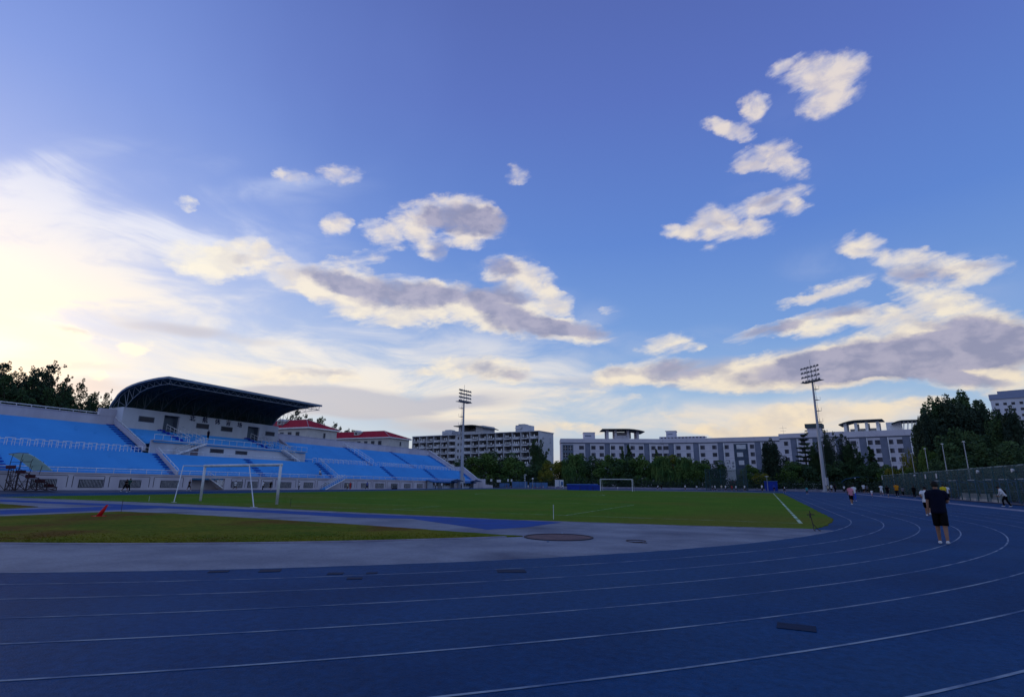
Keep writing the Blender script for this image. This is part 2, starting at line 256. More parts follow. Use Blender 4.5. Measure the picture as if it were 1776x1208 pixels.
def mat(name,col,rough=.8,col2=None,scale=1.,detail=4,lo=.35,hi=.65,bump=0.,bscale=20.,metal=0.,spec=.10,coords='Object',stretch=(1,1,1),col3=None,scale3=.1,lo3=.5,hi3=.7,grain=0.,gscale=30.,translucent=0.):
    m_=bpy.data.materials.new(name); m_.use_nodes=True; nt=m_.node_tree; N=nt.nodes; L=nt.links; p=N['Principled BSDF']
    p.inputs['Base Color'].default_value=(*col,1); p.inputs['Roughness'].default_value=rough; p.inputs['Metallic'].default_value=metal
    p.inputs['Specular IOR Level'].default_value=spec
    tc=N.new('ShaderNodeTexCoord'); mp=N.new('ShaderNodeMapping'); mp.inputs['Scale'].default_value=stretch; L.new(tc.outputs[coords],mp.inputs[0])
    src=None
    def layer(c_in,c2,sc,lo_,hi_,det):
        n=N.new('ShaderNodeTexNoise'); n.inputs['Scale'].default_value=sc; n.inputs['Detail'].default_value=det; n.inputs['Roughness'].default_value=.6; L.new(mp.outputs[0],n.inputs['Vector'])
        r_=N.new('ShaderNodeMapRange'); r_.inputs[1].default_value=lo_; r_.inputs[2].default_value=hi_; L.new(n.outputs[0],r_.inputs[0])
        x=N.new('ShaderNodeMix'); x.data_type='RGBA'; L.new(r_.outputs[0],x.inputs[0])
        if isinstance(c_in,tuple): x.inputs[6].default_value=(*c_in,1)
        else: L.new(c_in,x.inputs[6])
        x.inputs[7].default_value=(*c2,1); return x.outputs[2]
    if col2: src=layer(col,col2,scale,lo,hi,detail)
    if col3: src=layer(src,col3,scale3,lo3,hi3,4)
    if grain:
        n=N.new('ShaderNodeTexNoise'); n.inputs['Scale'].default_value=gscale; n.inputs['Detail'].default_value=5; n.inputs['Roughness'].default_value=.75; L.new(mp.outputs[0],n.inputs['Vector'])
        r_=N.new('ShaderNodeMapRange'); r_.inputs[1].default_value=.3; r_.inputs[2].default_value=.7; r_.inputs[3].default_value=1-grain; r_.inputs[4].default_value=1+grain; L.new(n.outputs[0],r_.inputs[0])
        x=N.new('ShaderNodeVectorMath'); x.operation='SCALE'
        if src is None: x.inputs[0].default_value=col
        else: L.new(src,x.inputs[0])
        L.new(r_.outputs[0],x.inputs['Scale']); src=x.outputs[0]
    if src is not None: L.new(src,p.inputs['Base Color'])
    if translucent:
        tb=N.new('ShaderNodeBsdfTranslucent'); tb.inputs[0].default_value=(*col,1); ms=N.new('ShaderNodeMixShader'); ms.inputs[0].default_value=translucent
        L.new(p.outputs[0],ms.inputs[1]); L.new(tb.outputs[0],ms.inputs[2]); L.new(ms.outputs[0],N['Material Output'].inputs[0])
    if bump:
        n=N.new('ShaderNodeTexNoise'); n.inputs['Scale'].default_value=bscale; n.inputs['Detail'].default_value=3; L.new(mp.outputs[0],n.inputs['Vector'])
        b=N.new('ShaderNodeBump'); b.inputs['Strength'].default_value=bump; b.inputs['Distance'].default_value=.02; L.new(n.outputs[0],b.inputs['Height']); L.new(b.outputs[0],p.inputs['Normal'])
    MATS[name]=m_; return m_
def mul(c,k): return tuple(min(.99,x*k) for x in c)
# colours
TRACK=(.0058,.042,.128); TRK2=(.0042,.030,.094); TRK3=(.017,.058,.134)
M_track=mat('track_rubber',TRACK,.8,TRK2,.35,6,.35,.65,.6,60,spec=.08,col3=TRK3,scale3=.06,lo3=.46,hi3=.72,grain=.30,gscale=9.)
M_line=mat('white_line_paint',(.19,.24,.31),.8,(.05,.09,.18),1.3,7,.42,.60,spec=.05)
M_grey=mat('pale_rubber_paving',(.170,.188,.238),.85,(.118,.132,.180),.5,5,.4,.6,.3,30,spec=.08,col3=(.040,.046,.080),scale3=.13,lo3=.52,hi3=.72,grain=.18,gscale=12.)
M_ground=mat('asphalt_ground',(.085,.09,.125),.85,(.06,.065,.095),.8,5,bump=.4,bscale=20)
M_grass=mat('pitch_grass',(.044,.108,.005),.95,(.066,.124,.007),.22,6,.42,.62,1.,9,spec=.03,col3=(.085,.095,.010),scale3=.05,lo3=.50,hi3=.66,grain=.35,gscale=4.)
M_grass2=mat('worn_grass',(.052,.082,.006),.95,(.100,.098,.009),.35,8,.38,.60,1.,8,spec=.02,col3=(.085,.048,.010),scale3=.22,lo3=.50,hi3=.62,grain=.4,gscale=5.)
M_blue2=mat('run_up_rubber',(.010,.055,.24),.85,(.014,.050,.18),.8,5,bump=.3,bscale=50,spec=.06)
M_kerb=mat('kerb_concrete',(.20,.20,.27),.8,(.13,.13,.19),1.5)
# ------------------------------------------------ ground and track
LEN=94.0; RI=33.22; LW=1.22
def sagz(y): return max(-.5,min(.35,.3-.0062*y))
def sm(t): t=max(0,min(1,t)); return t*t*(3-2*t)
def build_ground():
    b=MB(); xs=[-2600,-1200,-500,-250,-160,-120,-90,-70,-60,-54,-50,-48.5,-47,-45.5,-44.5,-43.7,43.5,60,90,130,200,400,1000,2600]
    ys=[-2400,-900,-300,-120,-60,-40,-20,-8]+[k*10 for k in range(0,14)]+[150,180,230,300,500,1000,2600]
    for y in ys:
        for x in xs:
            w=sm((-43.7-x)/4.5) if x>-60 else 1
            k=1 if x>-100 else (.0)
            ky=sm((y+60)/30)*sm((170-y)/40)
            b.v.append((x,y,-.012+w*k*ky*(sagz(y)+.0)))
    n=len(xs)
    for j in range(len(ys)-1):
        for i in range(n-1): b.f.append((j*n+i,j*n+i+1,(j+1)*n+i+1,(j+1)*n+i)); b.m.append(0)
    b.build('ground',M_ground,smooth=True,label='grey asphalt ground reaching out to the horizon',kind='structure',fix=False)
build_ground()
def stadium(r,z,n=96):
    out=[]
    for k in range(n+1):
        t=math.pi+math.pi*k/n; out.append((r*math.cos(t),r*math.sin(t),z))
    for k in range(n+1):
        t=math.pi*k/n; out.append((r*math.cos(t),LEN+r*math.sin(t),z))
    return out
def ring(b,r0,r1,z,n=96):
    A=stadium(r0,z,n);B=stadium(r1,z,n);m_=len(A); b.add(A+B,[(k,m_+k,m_+(k+1)%m_,(k+1)%m_) for k in range(m_)]); return b
ring(MB(),RI,45.6,.004,140).build('track_ground',M_track,label='blue rubber running track with eight lanes curving round the pitch',kind='structure',fix=False)
b=MB()
for k in range(0,9): ring(b,RI+LW*k-.021,RI+LW*k+.021,.0085,160)
b.build('lane_markings',M_line,label='thin white lane lines painted round the blue track',kind='structure',fix=False)
# paving inside the near bend
def arc(r,a0,a1,n=60,cx=0,cy=0): return [(cx+r*math.cos(R(a0+(a1-a0)*k/n)),cy+r*math.sin(R(a0+(a1-a0)*k/n))) for k in range(n+1)]
NE=[(-31.6,-7.4),(-20,-7.5),(-8.4,-7.9),(0,-8.8),(8.7,-9.9),(19,-10.8),(26.2,-10.4),(31.1,-9.6)]
b=MB(); b.poly(arc(RI-.03,194,343)+NE[::-1],.004)
b.build('pavement',M_grey,label='pale grey rubber paving inside the near bend of the track',kind='structure',fix=False)
# blue inner border along the straights and far end, between grass and lane one
b=MB(); ring(b,RI-1.3,RI-.03,.004,120)
bo=b.build('border_ground',M_track,label='plain blue rubber border between the grass and the inner lane',kind='structure',fix=False)
bo.location.z=-.004-.003
# grass pitch
gr=[(x,y) for x,y in NE]
gr=[p for p in NE]+arc(RI-.75,-16,0,10)+[(RI-.75,20),(RI-.75,50),(RI-.75,LEN-4)]+[(24,LEN+1),(0,LEN+3),(-24,LEN+1)]+[(-(RI-.9),LEN-4),(-(RI-.9),50),(-(RI-.9),0)]+arc(RI-.9,180,193,8)
def jag(pts,step=.35,amp=.07):
    out=[]; n=len(pts)
    for i in range(n):
        a=Vector(pts[i]);c=Vector(pts[(i+1)%n]); k=max(1,int((c-a).length/step))
        if (c-a).length>60 or k>400: k=max(1,int((c-a).length/2))
        d=(c-a); nrm=Vector((-d.y,d.x)).normalized() if d.length>0 else Vector((0,0))
        for j in range(k): out.append(tuple(a+d*(j/k)+nrm*random.uniform(-amp,amp)))
    return out
def turf(name,pts,m_,label,h=.03):
    b=MB(); P=jag(pts); n=len(P); b.poly(P,h)
    b.add([(x,y,h) for x,y in P]+[(x,y,-.01) for x,y in P],[(k,(k+1)%n,n+(k+1)%n,n+k) for k in range(n)])
    return b.build(name,m_,label=label,kind='structure',fix=False)
turf('pitch_lawn',gr,M_grass,'wide green grass football pitch inside the running track')
turf('bend_lawn',[(-1.3,-28.4)]+arc(28.5,273,320.5,40)+[(22.4,-17.75),(19.1,-17.3),(14.6,-16.6),(9,-16),(2.9,-15.6),(-1.1,-15.8)],M_grass2,'worn olive and brown lawn in the near bend of the track')
turf('side_lawn',arc(28.5,207.5,251,40)+[(-9.2,-16.2),(-9.9,-15.1),(-22.5,-13.3)],M_grass2,'dark lawn left of the run-up strip in the near bend')
# grass blades fringe (ground cover)
def blades(name,pts_fn,n,m_,label,h0,h1,w=.025):
    b=MB()
    for _ in range(n):
        p=pts_fn()
        if p is None: continue
        x,y=p; a=random.uniform(0,math.pi); dx,dy=math.cos(a)*w,math.sin(a)*w; h=random.uniform(h0,h1); lx,ly=random.uniform(-.03,.03),random.uniform(-.03,.03)
        b.add([(x-dx,y-dy,.02),(x+dx,y+dy,.02),(x+lx,y+ly,.03+h)],[(0,1,2)])
    return b.build(name,m_,label=label,kind='stuff',fix=False,cat='grass')
def pt_lawn():
    a=random.uniform(275,320); r=28.5-abs(random.gauss(0,1.2)); x,y=r*math.cos(R(a)),r*math.sin(R(a))
    return (x,y) if y<-18.3+max(0,(10-x))*0 or x<10 else None
blades('lawn_grass',pt_lawn,9000,M_grass2,'tufts of worn grass along the kerb of the near lawn',.008,.03)
def pt_edge():
    i=random.randrange(3,len(NE)-1); a,c=NE[i],NE[i+1]; t=random.random(); return (a[0]+(c[0]-a[0])*t,a[1]+(c[1]-a[1])*t+abs(random.gauss(0,1.3)))
# blue run-up strips (rubber) on the paving
b=MB(); b.poly([(-28,-12.2),(6,-12.35),(11.6,-13.2),(14.7,-12.5),(20.3,-16.0),(21.1,-14.2),(21.4,-10.95),(15,-10.75),(8,-10.65),(2.5,-10.4),(-28,-10.2)][:],.008)
b.poly([(-7.4,-32),(-3.0,-32),(-3.0,-12.36),(-7.4,-12.33)],.008)
b.build('run_up_path',M_blue2,label='bright blue run-up strips laid on the grey paving',kind='structure',fix=False)
# kerb between paving and lawn
b=MB()
for a0,a1 in((273,320.5),(207.5,251)):
    P=arc(28.5,a0,a1,40);Q=arc(28.64,a0,a1,40)
    for k in range(40): b.add([(*P[k],.035),(*Q[k],.035),(*Q[k+1],.035),(*P[k+1],.035),(*Q[k],0),(*Q[k+1],0)],[(0,1,2,3),(1,4,5,2)])
for k in range(len(NE)-1):
    a,c=NE[k],NE[k+1]; b.add([(a[0],a[1],.03),(c[0],c[1],.03),(c[0],c[1]-.12,.03),(a[0],a[1]-.12,.03),(a[0],a[1]-.12,0),(c[0],c[1]-.12,0)],[(0,3,2,1),(3,4,5,2)])
b.build('lawn_kerb',M_kerb,label='thin concrete kerb round the near lawns',kind='structure',fix=False)
# outer kerb and strips right of the straight
b=MB()
O1=[p[:2] for p in stadium(45.6,0,60)]; 
def outer(b,r0,r1,z):
    A=[(x,y,z) for x,y in arc(r0,-75,0,50)]+[(r0,k*8,z) for k in range(1,12)]+[(x,LEN+y,z) for x,y in arc(r0,0,60,20)]
    B=[(x,y,z) for x,y in arc(r1,-75,0,50)]+[(r1,k*8,z) for k in range(1,12)]+[(x,LEN+y,z) for x,y in arc(r1,0,60,20)]
    m_=len(A); b.add(A+B,[(k,m_+k,m_+k+1,k+1) for k in range(m_-1)])
outer(b,45.6,46.75,.010); b.build('outer_kerb',M_kerb,label='pale concrete drain strip along the outside of the track',kind='structure',fix=False)
b=MB(); outer(b,46.75,50.6,.004); b.build('apron_pavement',M_track,label='blue rubber apron beyond the drain strip',kind='structure',fix=False)
b=MB(); outer(b,50.6,51.6,.06); b.build('fence_footing',mat('footing_concrete',(.20,.17,.18),.85,(.07,.05,.06),.6,5),label='low concrete footing below the green fence',kind='structure',fix=False)
# pitch markings
b=MB(); z=.034
def ln(x0,y0,x1,y1,w=.06):
    d=Vector((x1-x0,y1-y0)).normalized(); n_=Vector((-d.y,d.x))*w
    b.add([(x0+n_.x,y0+n_.y,z),(x0-n_.x,y0-n_.y,z),(x1-n_.x,y1-n_.y,z),(x1+n_.x,y1+n_.y,z)],[(0,1,2,3)])
ln(30.8,-6.4,30.8,88,.075); ln(-30.8,-6,-30.8,88); ln(-30.8,-6.4,30.87,-6.4,.035); ln(-30.8,88,30.8,88)
ln(-20,10.2,20,10.2,.045); ln(20,-6.4,20,10.2,.03); ln(-20,-6.4,-20,10.2,.03); ln(-30.8,41,30.8,41); ln(9.2,-6.4,9.2,-.9,.03); ln(-9.2,-.9,9.2,-.9,.03)
P=arc(9.15,0,360,48,0,41)
for a,c in zip(P,P[1:]): ln(*a,*c)
b.build('pitch_markings',mat('worn_chalk',(.34,.42,.33),.9,(.06,.13,.03),.9,5,.42,.6),label='faint white football markings on the grass pitch',kind='structure',fix=False)

# ================================================ buildings
WALL=mat('painted_wall',(.46,.49,.56),.85,(.39,.41,.48),.35,5,.35,.7,.2,8,col3=(.20,.21,.26),scale3=.12,lo3=.55,hi3=.8,stretch=(1,1,.35))
WALLP=mat('pinkish_concrete',(.41,.40,.47),.85,(.32,.31,.38),.3,5,bump=.2,bscale=8,stretch=(1,1,.3))
SEAT=mat("blue_painted_tier",(.055,.30,.68),.75,(.045,.25,.60),.12,5,.35,.7,.15,10,spec=.3,col3=(.020,.16,.46),scale3=.5,lo3=.62,hi3=.85)
STEP=mat('dark_blue_step',(.008,.03,.36),.8)
RAIL=mat('white_rail_paint',(.66,.68,.72),.5,(.40,.42,.48),3.)
DARKG=mat('dark_window_glass',(.022,.024,.036),.5,(.05,.052,.068),.5,2,spec=.15)
BARS=mat('dark_window_bars',(.05,.055,.075),.6)
WINF=mat('window_frame_grey',(.10,.11,.15),.6,(.06,.065,.09),.5,2)
GREYW=mat('grey_recess',(.10,.13,.18),.8)
ROOFM=mat('roof_sheet',(.09,.14,.22),.5,(.06,.10,.16),.3,3,metal=.2)
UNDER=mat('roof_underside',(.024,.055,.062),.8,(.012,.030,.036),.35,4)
TRUSS=mat('truss_steel',(.17,.19,.23),.6)
LETM=mat('dark_blue_lettering',(.010,.018,.07),.6)
GROOVE=mat('panel_groove',(.035,.035,.055),.9)
def stepprof(x0,z0,x1,z1,n,base):
    p=[(x0,base)]; dx=(x1-x0)/n; dz=(z1-z0)/n; z=z0; p.append((x0,z0))
    for k in range(n):
        p.append((x0+dx*(k+1),z)); z+=dz
        if k<n-1: p.append((x0+dx*(k+1),z))
    p.append((x1,base)); return p
def tier(b,x0,z0,x1,z1,n,y0,y1,base): b.extr_y(stepprof(x0,z0,x1,z1,n,base),y0,y1)
def make_stand():
    st=empty('grandstand',(-50,0,.3),label='long white grandstand with blue stepped seating along the far side of the track',cat='grandstand')
    st.rotation_euler=(-.0062,0,0)
    Y0,Y1=-14,118
    # front wall, with the stair opening between 23.8 and 27.0
    b=MB()
    b.box(-.35,0,Y0,23.8,-.4,2.05); b.box(-.35,0,29.6,Y1,-.4,2.05); b.box(-.35,0,23.8,29.6,1.72,2.05)
    b.box(-.42,.10,Y0,Y1,2.05,2.17)
    b.box(-2.6,-2.4,23.3,30.0,-.4,1.9)
    b.build('front_wall',WALLP,st)
    gs=[-9.5,-4,1.5,7.35,11.68,17.67,22.73,30.5,33.19,36.49,39.61,45.0,49.9,57.2,61.55,66.95,72.16,77.5,83,88.5]
    bs=[]; g=MB()
    for i in range(len(gs)-1):
        a,c=gs[i]+.32,gs[i+1]-.32
        if 22<a<29: continue
        g.box(0,.012,a,c,1.74,1.80); g.box(0,.012,a-.05,a+.03,.35,1.70); g.box(0,.012,c-.03,c+.05,.35,1.70)
    build_pieces(g,'panel_groove',GROOVE,st,.3)
    wins=[(-7.9,-5.0),(-2.6,.0),(3.2,5.9),(8.35,11.25),(13.3,16.2),(19.0,21.7),(30.9,33.0),(34.0,36.0),(37.4,39.3),(41.0,43.6),(46.7,49.1),(52.0,54.0),(58.0,60.3),(63.3,65.8),(68.2,71.2),(74,76.5),(79.2,81.8),(84.7,87.2)]
    for a,c in wins:
        f=MB(); f.box(.0,.05,a,c,.30,1.32); w=f.build('window',BARS,st)
        q=MB(); q.box(.05,.065,a+.1,c-.1,.38,1.24); q.build('pane',DARKG,w)
        q=MB(); k=a+.16
        while k<c-.1:
            q.beam((.085,k,.36),(.085,k,1.26),.014,4); k+=.17
        q.build('bars',RAIL,w)
    # lower tier
    b=MB(); segs=[(Y0,0),(1.4,21),(22.1,37.4),(38.8,55),(56.4,77),(78.2,96),(97.3,115.5)]
    for a,c in segs: tier(b,-.75,2.0,-6,5.4,9,a,c,1.6)
    for a,c in ((0,1.4),(21,22.1),(37.4,38.8),(55,56.4),(77,78.2),(96,97.3),(115.5,Y1)): tier(b,-.75,1.9,-6,5.3,18,a,c,1.5)
    b.box(-.75,-.35,Y0,Y1,1.5,1.98)
    b.box(-9,-6,Y0,Y1,4.9,5.38)
    b.build('lower_tier',SEAT,st)
    # upper tiers either side of the press block
    for a0,a1,cuts in ((Y0,21.5,[(0,1.4),(20.1,21.5)]),(54.8,Y1,[(54.8,56.4),(77,78.2),(96,97.3),(116,Y1)])):
        b=MB(); y=a0
        for c0,c1 in cuts+[(a1,a1)]:
            if c0>y: tier(b,-9,5.75,-18,10.4,12,y,c0,5)
            if c1>c0: tier(b,-9,5.6,-18,10.3,24,c0,c1,5)
            y=c1
        b.build('upper_tier',SEAT,st)
    # dark treads of the aisles
    b=MB()
    for y in (.1,20.2): 
        for k in range(12): b.box(-9-.75*k-.5,-9-.75*k-.1,y,y+1.2,5.75+.388*k,5.86+.388*k)
    for y in (54.9,77,96.1,116.2):
        for k in range(12): b.box(-9-.75*k-.5,-9-.75*k-.1,y,y+1.2,5.75+.388*k,5.86+.388*k)
    for y in (.1,20.9,37.5,55.1,77,96.1,116):
        for k in range(9): b.box(-.75-.583*k-.42,-.75-.583*k-.05,y,y+1.2,2.1+.378*k,2.22+.378*k)
    build_pieces(b,'aisle_steps',STEP,st,1.7)
    # parapets
    b=MB()
    b.box(-18.6,-18.2,Y0,21.5,5,11.5); b.box(-18.6,-18.2,54.8,Y1,5,11.7)
    b.box(-18.72,-18.1,Y0,21.5,11.5,11.6); b.box(-18.72,-18.1,54.8,Y1,11.7,11.8)
    b.box(-19,-18.16,19.3,22.4,10,12.7)
    # end wall: stepped outline
    b.extr_y([(.1,-.5),(.1,3.0),(-.6,3.1),(-5.6,6.55),(-9.2,6.6),(-18.3,11.8),(-18.6,11.8),(-18.6,-.5)],Y1,Y1+.35)
    b.extr_y([(.1,3.0),(1.9,3.0),(2.1,2.9),(2.1,-.5),(.1,-.5)],Y1,Y1+.35)
    b.extr_y([(2.1,1.4),(4.6,1.2),(4.6,-.5),(2.1,-.5)],Y1,Y1+.35)
    build_pieces(b,'parapet',WALLP,st,.02)
    b=MB(); b.extr_y([(.12,3.04),(-.6,3.16),(-5.6,6.6),(-9.2,6.66),(-18.3,11.86),(-18.6,11.86),(-18.6,11.95),(-18.3,11.95),(-9.2,6.74),(-5.6,6.69),(-.6,3.25),(.12,3.12)],Y1-.04,Y1+.4)
    b.build('end_coping',RAIL,st)
    # ---- railings
    b=MB()
    def rail(b,pts,h=.62,sp=1.6,r=.022,mid=True):
        r*=1.35
        for a,c in zip(pts,pts[1:]):
            a=Vector(a);c=Vector(c);n=max(1,round((c-a).length/sp)); up=Vector((0,0,h))
            b.beam(a+up,c+up,r*1.5,5)
            if mid: b.beam(a+up*.5,c+up*.5,r*.8,4)
            for k in range(n+1): p=a+(c-a)*(k/n); b.beam(p,p+up,r,4)
    rail(b,[(-.1,Y0,2.17),(-.1,Y1,2.17)],.58,2.2)
    b.build('front_railing',RAIL,st)
    b=MB()
    for a0,a1 in((Y0,0),(1.4,20.8),(56.4,77),(78.2,96),(97.3,117.8)):
        y=a0+.2
        while y+1.15<a1:
            for x,z0,z1 in((-6.1,5.3,6.15),(-7.9,5.38,6.4)):
                b.beam((x,y,z0),(x,y,z1),.034,4);b.beam((x,y+1.1,z0),(x,y+1.1,z1),.034,4);b.beam((x,y,z1),(x,y+1.1,z1),.05,4);b.beam((x,y,z1-.45),(x,y+1.1,z1-.45),.02,4)
            y+=1.62
    rail(b,[(-6.1,22.2,5.35),(-6.1,54.8,5.35)],.62,2.6,mid=False)
    build_pieces(b,'walkway_railing',RAIL,st,.9)
    b=MB()
    def slope(y,x0,z0,x1,z1,h=.75): rail(b,[(x0,y,z0),(x1,y,z1)],h,1.3,.022)
    slope(21.85,-.6,2.2,-6,5.5); slope(21.6,-9,6.0,-18,10.7,.8); slope(56.5,-.6,2.2,-6,5.5); slope(55.0,-9,6,-18,10.6)
    slope(76.9,-9,6,-17.6,10.4,.95); slope(78.4,-9,6,-17.6,10.4,.95); slope(115.9,-9,6,-17.6,10.4,.5)
    rail(b,[(-18.4,Y0,11.6),(-18.4,19.2,11.6)],.32,1.8,.03,False)
    build_pieces(b,'aisle_railing',RAIL,st,.1)
    b=MB()
    b.extr_y([(-.5,2.0),(-6.2,5.6),(-6.2,6.15),(-.5,2.6)],21.55,21.75)
    b.extr_y([(-9,5.8),(-18.2,10.4),(-18.2,11.3),(-9,6.6)],21.5,21.8)
    b.extr_y([(-9,5.8),(-16,9.8),(-16,10.5),(-9,6.4)],54.5,54.78)
    build_pieces(b,'aisle_side_wall',WALLP,st)
    # ---- press block
    b=MB()
    b.box(-8.3,-8,21.8,54.5,5.38,7.42)                       # lower wall of the block
    b.box(-8.25,-7.55,21.8,54.5,7.42,7.56)                   # deck edge
    b.box(-16.9,-16.5,21.8,28.87,9.6,13.0); b.box(-16.9,-16.5,31.7,46.6,9.6,13.0); b.box(-16.9,-16.5,49.5,54.5,9.6,13.0)
    b.box(-16.9,-16.5,28.87,31.7,12.6,13.0); b.box(-16.9,-16.5,46.6,49.5,12.4,13.0)
    b.box(-20.5,-16.9,21.8,22.1,9.6,13.0); b.box(-20.5,-16.9,54.2,54.5,9.6,13.0); b.box(-20.5,-20.2,22.1,54.2,5,13.0); b.box(-20.5,-16.5,21.8,54.5,13.0,13.12)
    b.build('press_block_wall',WALL,st)
    b=MB()
    for y0,y1 in((28.87,31.7),(46.6,49.5)): b.box(-18.2,-18.0,y0,y1,9.6,12.6); b.box(-18.0,-16.9,y0-.05,y0,9.6,12.6); b.box(-18.0,-16.9,y1,y1+.05,9.6,12.6)
    build_pieces(b,'entrance_recess',GREYW,st)
    b=MB(); 
    for a,c in((22.1,28.87),(31.7,46.6),(49.5,54.2)): tier(b,-8.9,7.5,-16.5,10.05,6,a,c,7)
    for a,c in((28.87,31.7),(46.6,49.5)): tier(b,-8.9,7.4,-18,10.0,12,a,c,7)
    b.box(-8.9,-7.7,22.1,54.2,7.2,7.6)
    b.build('press_deck_tier',SEAT,st)
    b=MB()
    for y in(27.6,45.4):
        for k in range(6): b.box(-8.9-1.26*k-.7,-8.9-1.26*k-.2,y,y+1.1,7.6+.42*k,7.78+.42*k)
        b.beam((-9.0,y+.5,7.62),(-15.9,y+.5,9.95),.09,4)
    build_pieces(b,'aisle_steps',STEP,st,1.7)
    for a,c,z0,z1,x in((24.46,27.16,11.0,11.95,-16.5),(35.1,37.76,10.9,11.85,-16.5),(40.37,43.0,10.85,11.8,-16.5),(51.1,53.6,10.9,11.8,-16.5),(32.2,34.95,6.05,6.85,-8),(37.36,39.97,6.05,6.8,-8)):
        f=MB(); f.box(x,x+.05,a,c,z0,z1); w=f.build('window',GREYW,st)
        q=MB(); q.box(x+.05,x+.065,a+.12,c-.12,z0+.1,z1-.1); q.build('pane',DARKG,w)
    b=MB(); b.box(-8,-7.94,28.6,30.0,5.4,7.0); b.build('door',mat('brown_door',(.17,.14,.16),.8),st)
    b=MB(); rail(b,[(-7.7,22,7.56),(-7.7,27.6,7.56)],.85,1.5,mid=False); rail(b,[(-7.7,31,7.56),(-7.7,45,7.56)],.85,1.5,mid=False); rail(b,[(-7.7,48.4,7.56),(-7.7,54.5,7.56)],.85,1.5,mid=False)
    for y in(28.9,31.6,46.7,49.4): rail(b,[(-9,y,7.6),(-15.5,y,9.9)],1.0,1.1,.028)
    build_pieces(b,'deck_railing',RAIL,st,.1)
    # stairs from walkway up to the deck
    for (y0,y1,yl) in((25.4,30.6,1),(52.0,47.6,-1)):
        b=MB(); n=12
        for k in range(n):
            t=k/n; y=y0+(y1-y0)*t; z=5.38+2.1*t; dy=(y1-y0)/n
            b.box(-7.9,-6.9,min(y,y+dy),max(y,y+dy),z-.1,z+.12)
        b.add([(-6.9,y0,5.3),(-6.9,y1,7.4),(-6.9,y1,7.65),(-6.9,y0,5.6),(-6.8,y0,5.3),(-6.8,y1,7.4),(-6.8,y1,7.65),(-6.8,y0,5.6)],[(0,1,2,3),(7,6,5,4),(3,2,6,7),(0,4,5,1)])
        s_=b.build('stair_flight',RAIL,st)
        q=MB(); 
        for x in(-6.85,-7.9): rail(q,[(x,y0,5.6),(x,y1,7.7)],.8,.55,.02)
        q.build('handrail',RAIL,s_)
    # stairs at the front
    b=MB(); n=10
    for k in range(n): t=k/n; b.box(.02,1.5,51.0+5.2*t,51.0+5.2*(t+1/n),-.1+2.15*t,.14+2.15*t)
    s_=b.build('front_stair',SEAT,st); q=MB()
    for x in(.05,.75,1.5): rail(q,[(x,51,.1),(x,56.2,2.2)],.7,.6,.022)
    q.beam((1.5,51,.0),(1.5,56.2,2.0),.12,4); q.build('handrail',RAIL,s_)
    b=MB(); n=10
    for k in range(n): t=k/n; b.box(-1.5,-.36,26.6+3.4*t,26.6+3.4*(t+1/n),1.9-2.1*t,2.05-2.1*t)
    s_=b.build('front_stair',WALLP,st); q=MB(); rail(q,[(-.3,26.6,2.1),(-.3,30.2,.1)],.7,.6,.022); q.beam((-.3,26.4,2.0),(-.3,30.2,-.1),.1,4); q.build('handrail',RAIL,s_)
    # ---- lettering on the block, one mesh per character
    for k,(ch,(y,z)) in enumerate(zip('\u5317\u822a\u4f53\u80b2\u573a',((34.15,12.55),(36.75,12.52),(39.45,12.47),(41.85,12.45),(44.5,12.36)))):
        cu=bpy.data.curves.new('t','FONT'); cu.body=ch; cu.size=1.15; cu.align_x='CENTER'; cu.align_y='CENTER'; cu.extrude=.03; cu.offset=.012
        to=bpy.data.objects.new('t',cu); COL.objects.link(to); bpy.context.view_layer.update()
        me=bpy.data.meshes.new_from_object(to.evaluated_get(bpy.context.evaluated_depsgraph_get())); bpy.data.objects.remove(to)
        me.materials.clear(); me.materials.append(LETM)
        o=bpy.data.objects.new('letter',me); link(o,st); o.location=(-16.44,y,z); o.rotation_euler=(R(90),0,R(90))
    # ---- arched roof on trusses
    top=[(-5.4,17.25),(-7.6,17.24),(-9.3,17.14),(-10.9,17.0),(-12.6,16.8),(-14.3,16.5),(-15.6,16.15),(-16.7,15.7),(-17.6,15.1),(-18.2,14.4),(-18.8,13.8),(-19.2,13.2)]
    b=MB(); b.extr_y(top+[(x-.02,z-.14) for x,z in top[::-1]],21.2,55.0); r_=b.build('roof',ROOFM,st)
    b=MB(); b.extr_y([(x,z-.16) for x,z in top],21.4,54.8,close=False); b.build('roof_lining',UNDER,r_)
    q=MB(); q.box(-5.42,-5.25,21.1,55.1,17.0,17.36); q.extr_y([(x,z+.10) for x,z in top]+[(x-.02,z-.2) for x,z in top[::-1]],21.05,21.2); q.extr_y([(x,z+.10) for x,z in top]+[(x-.02,z-.2) for x,z in top[::-1]],55.0,55.15); q.build('roof_edge',mat('roof_edge_metal',(.13,.18,.26),.45),r_)
    low=[(-5.7,16.2),(-7.6,16.2),(-9.3,16.05),(-10.9,15.8),(-12.6,15.3),(-14.3,14.3),(-15.6,13.1)]
    te=MB(); tg=MB(); ys=[21.6+k*(54.6-21.6)/11 for k in range(12)]
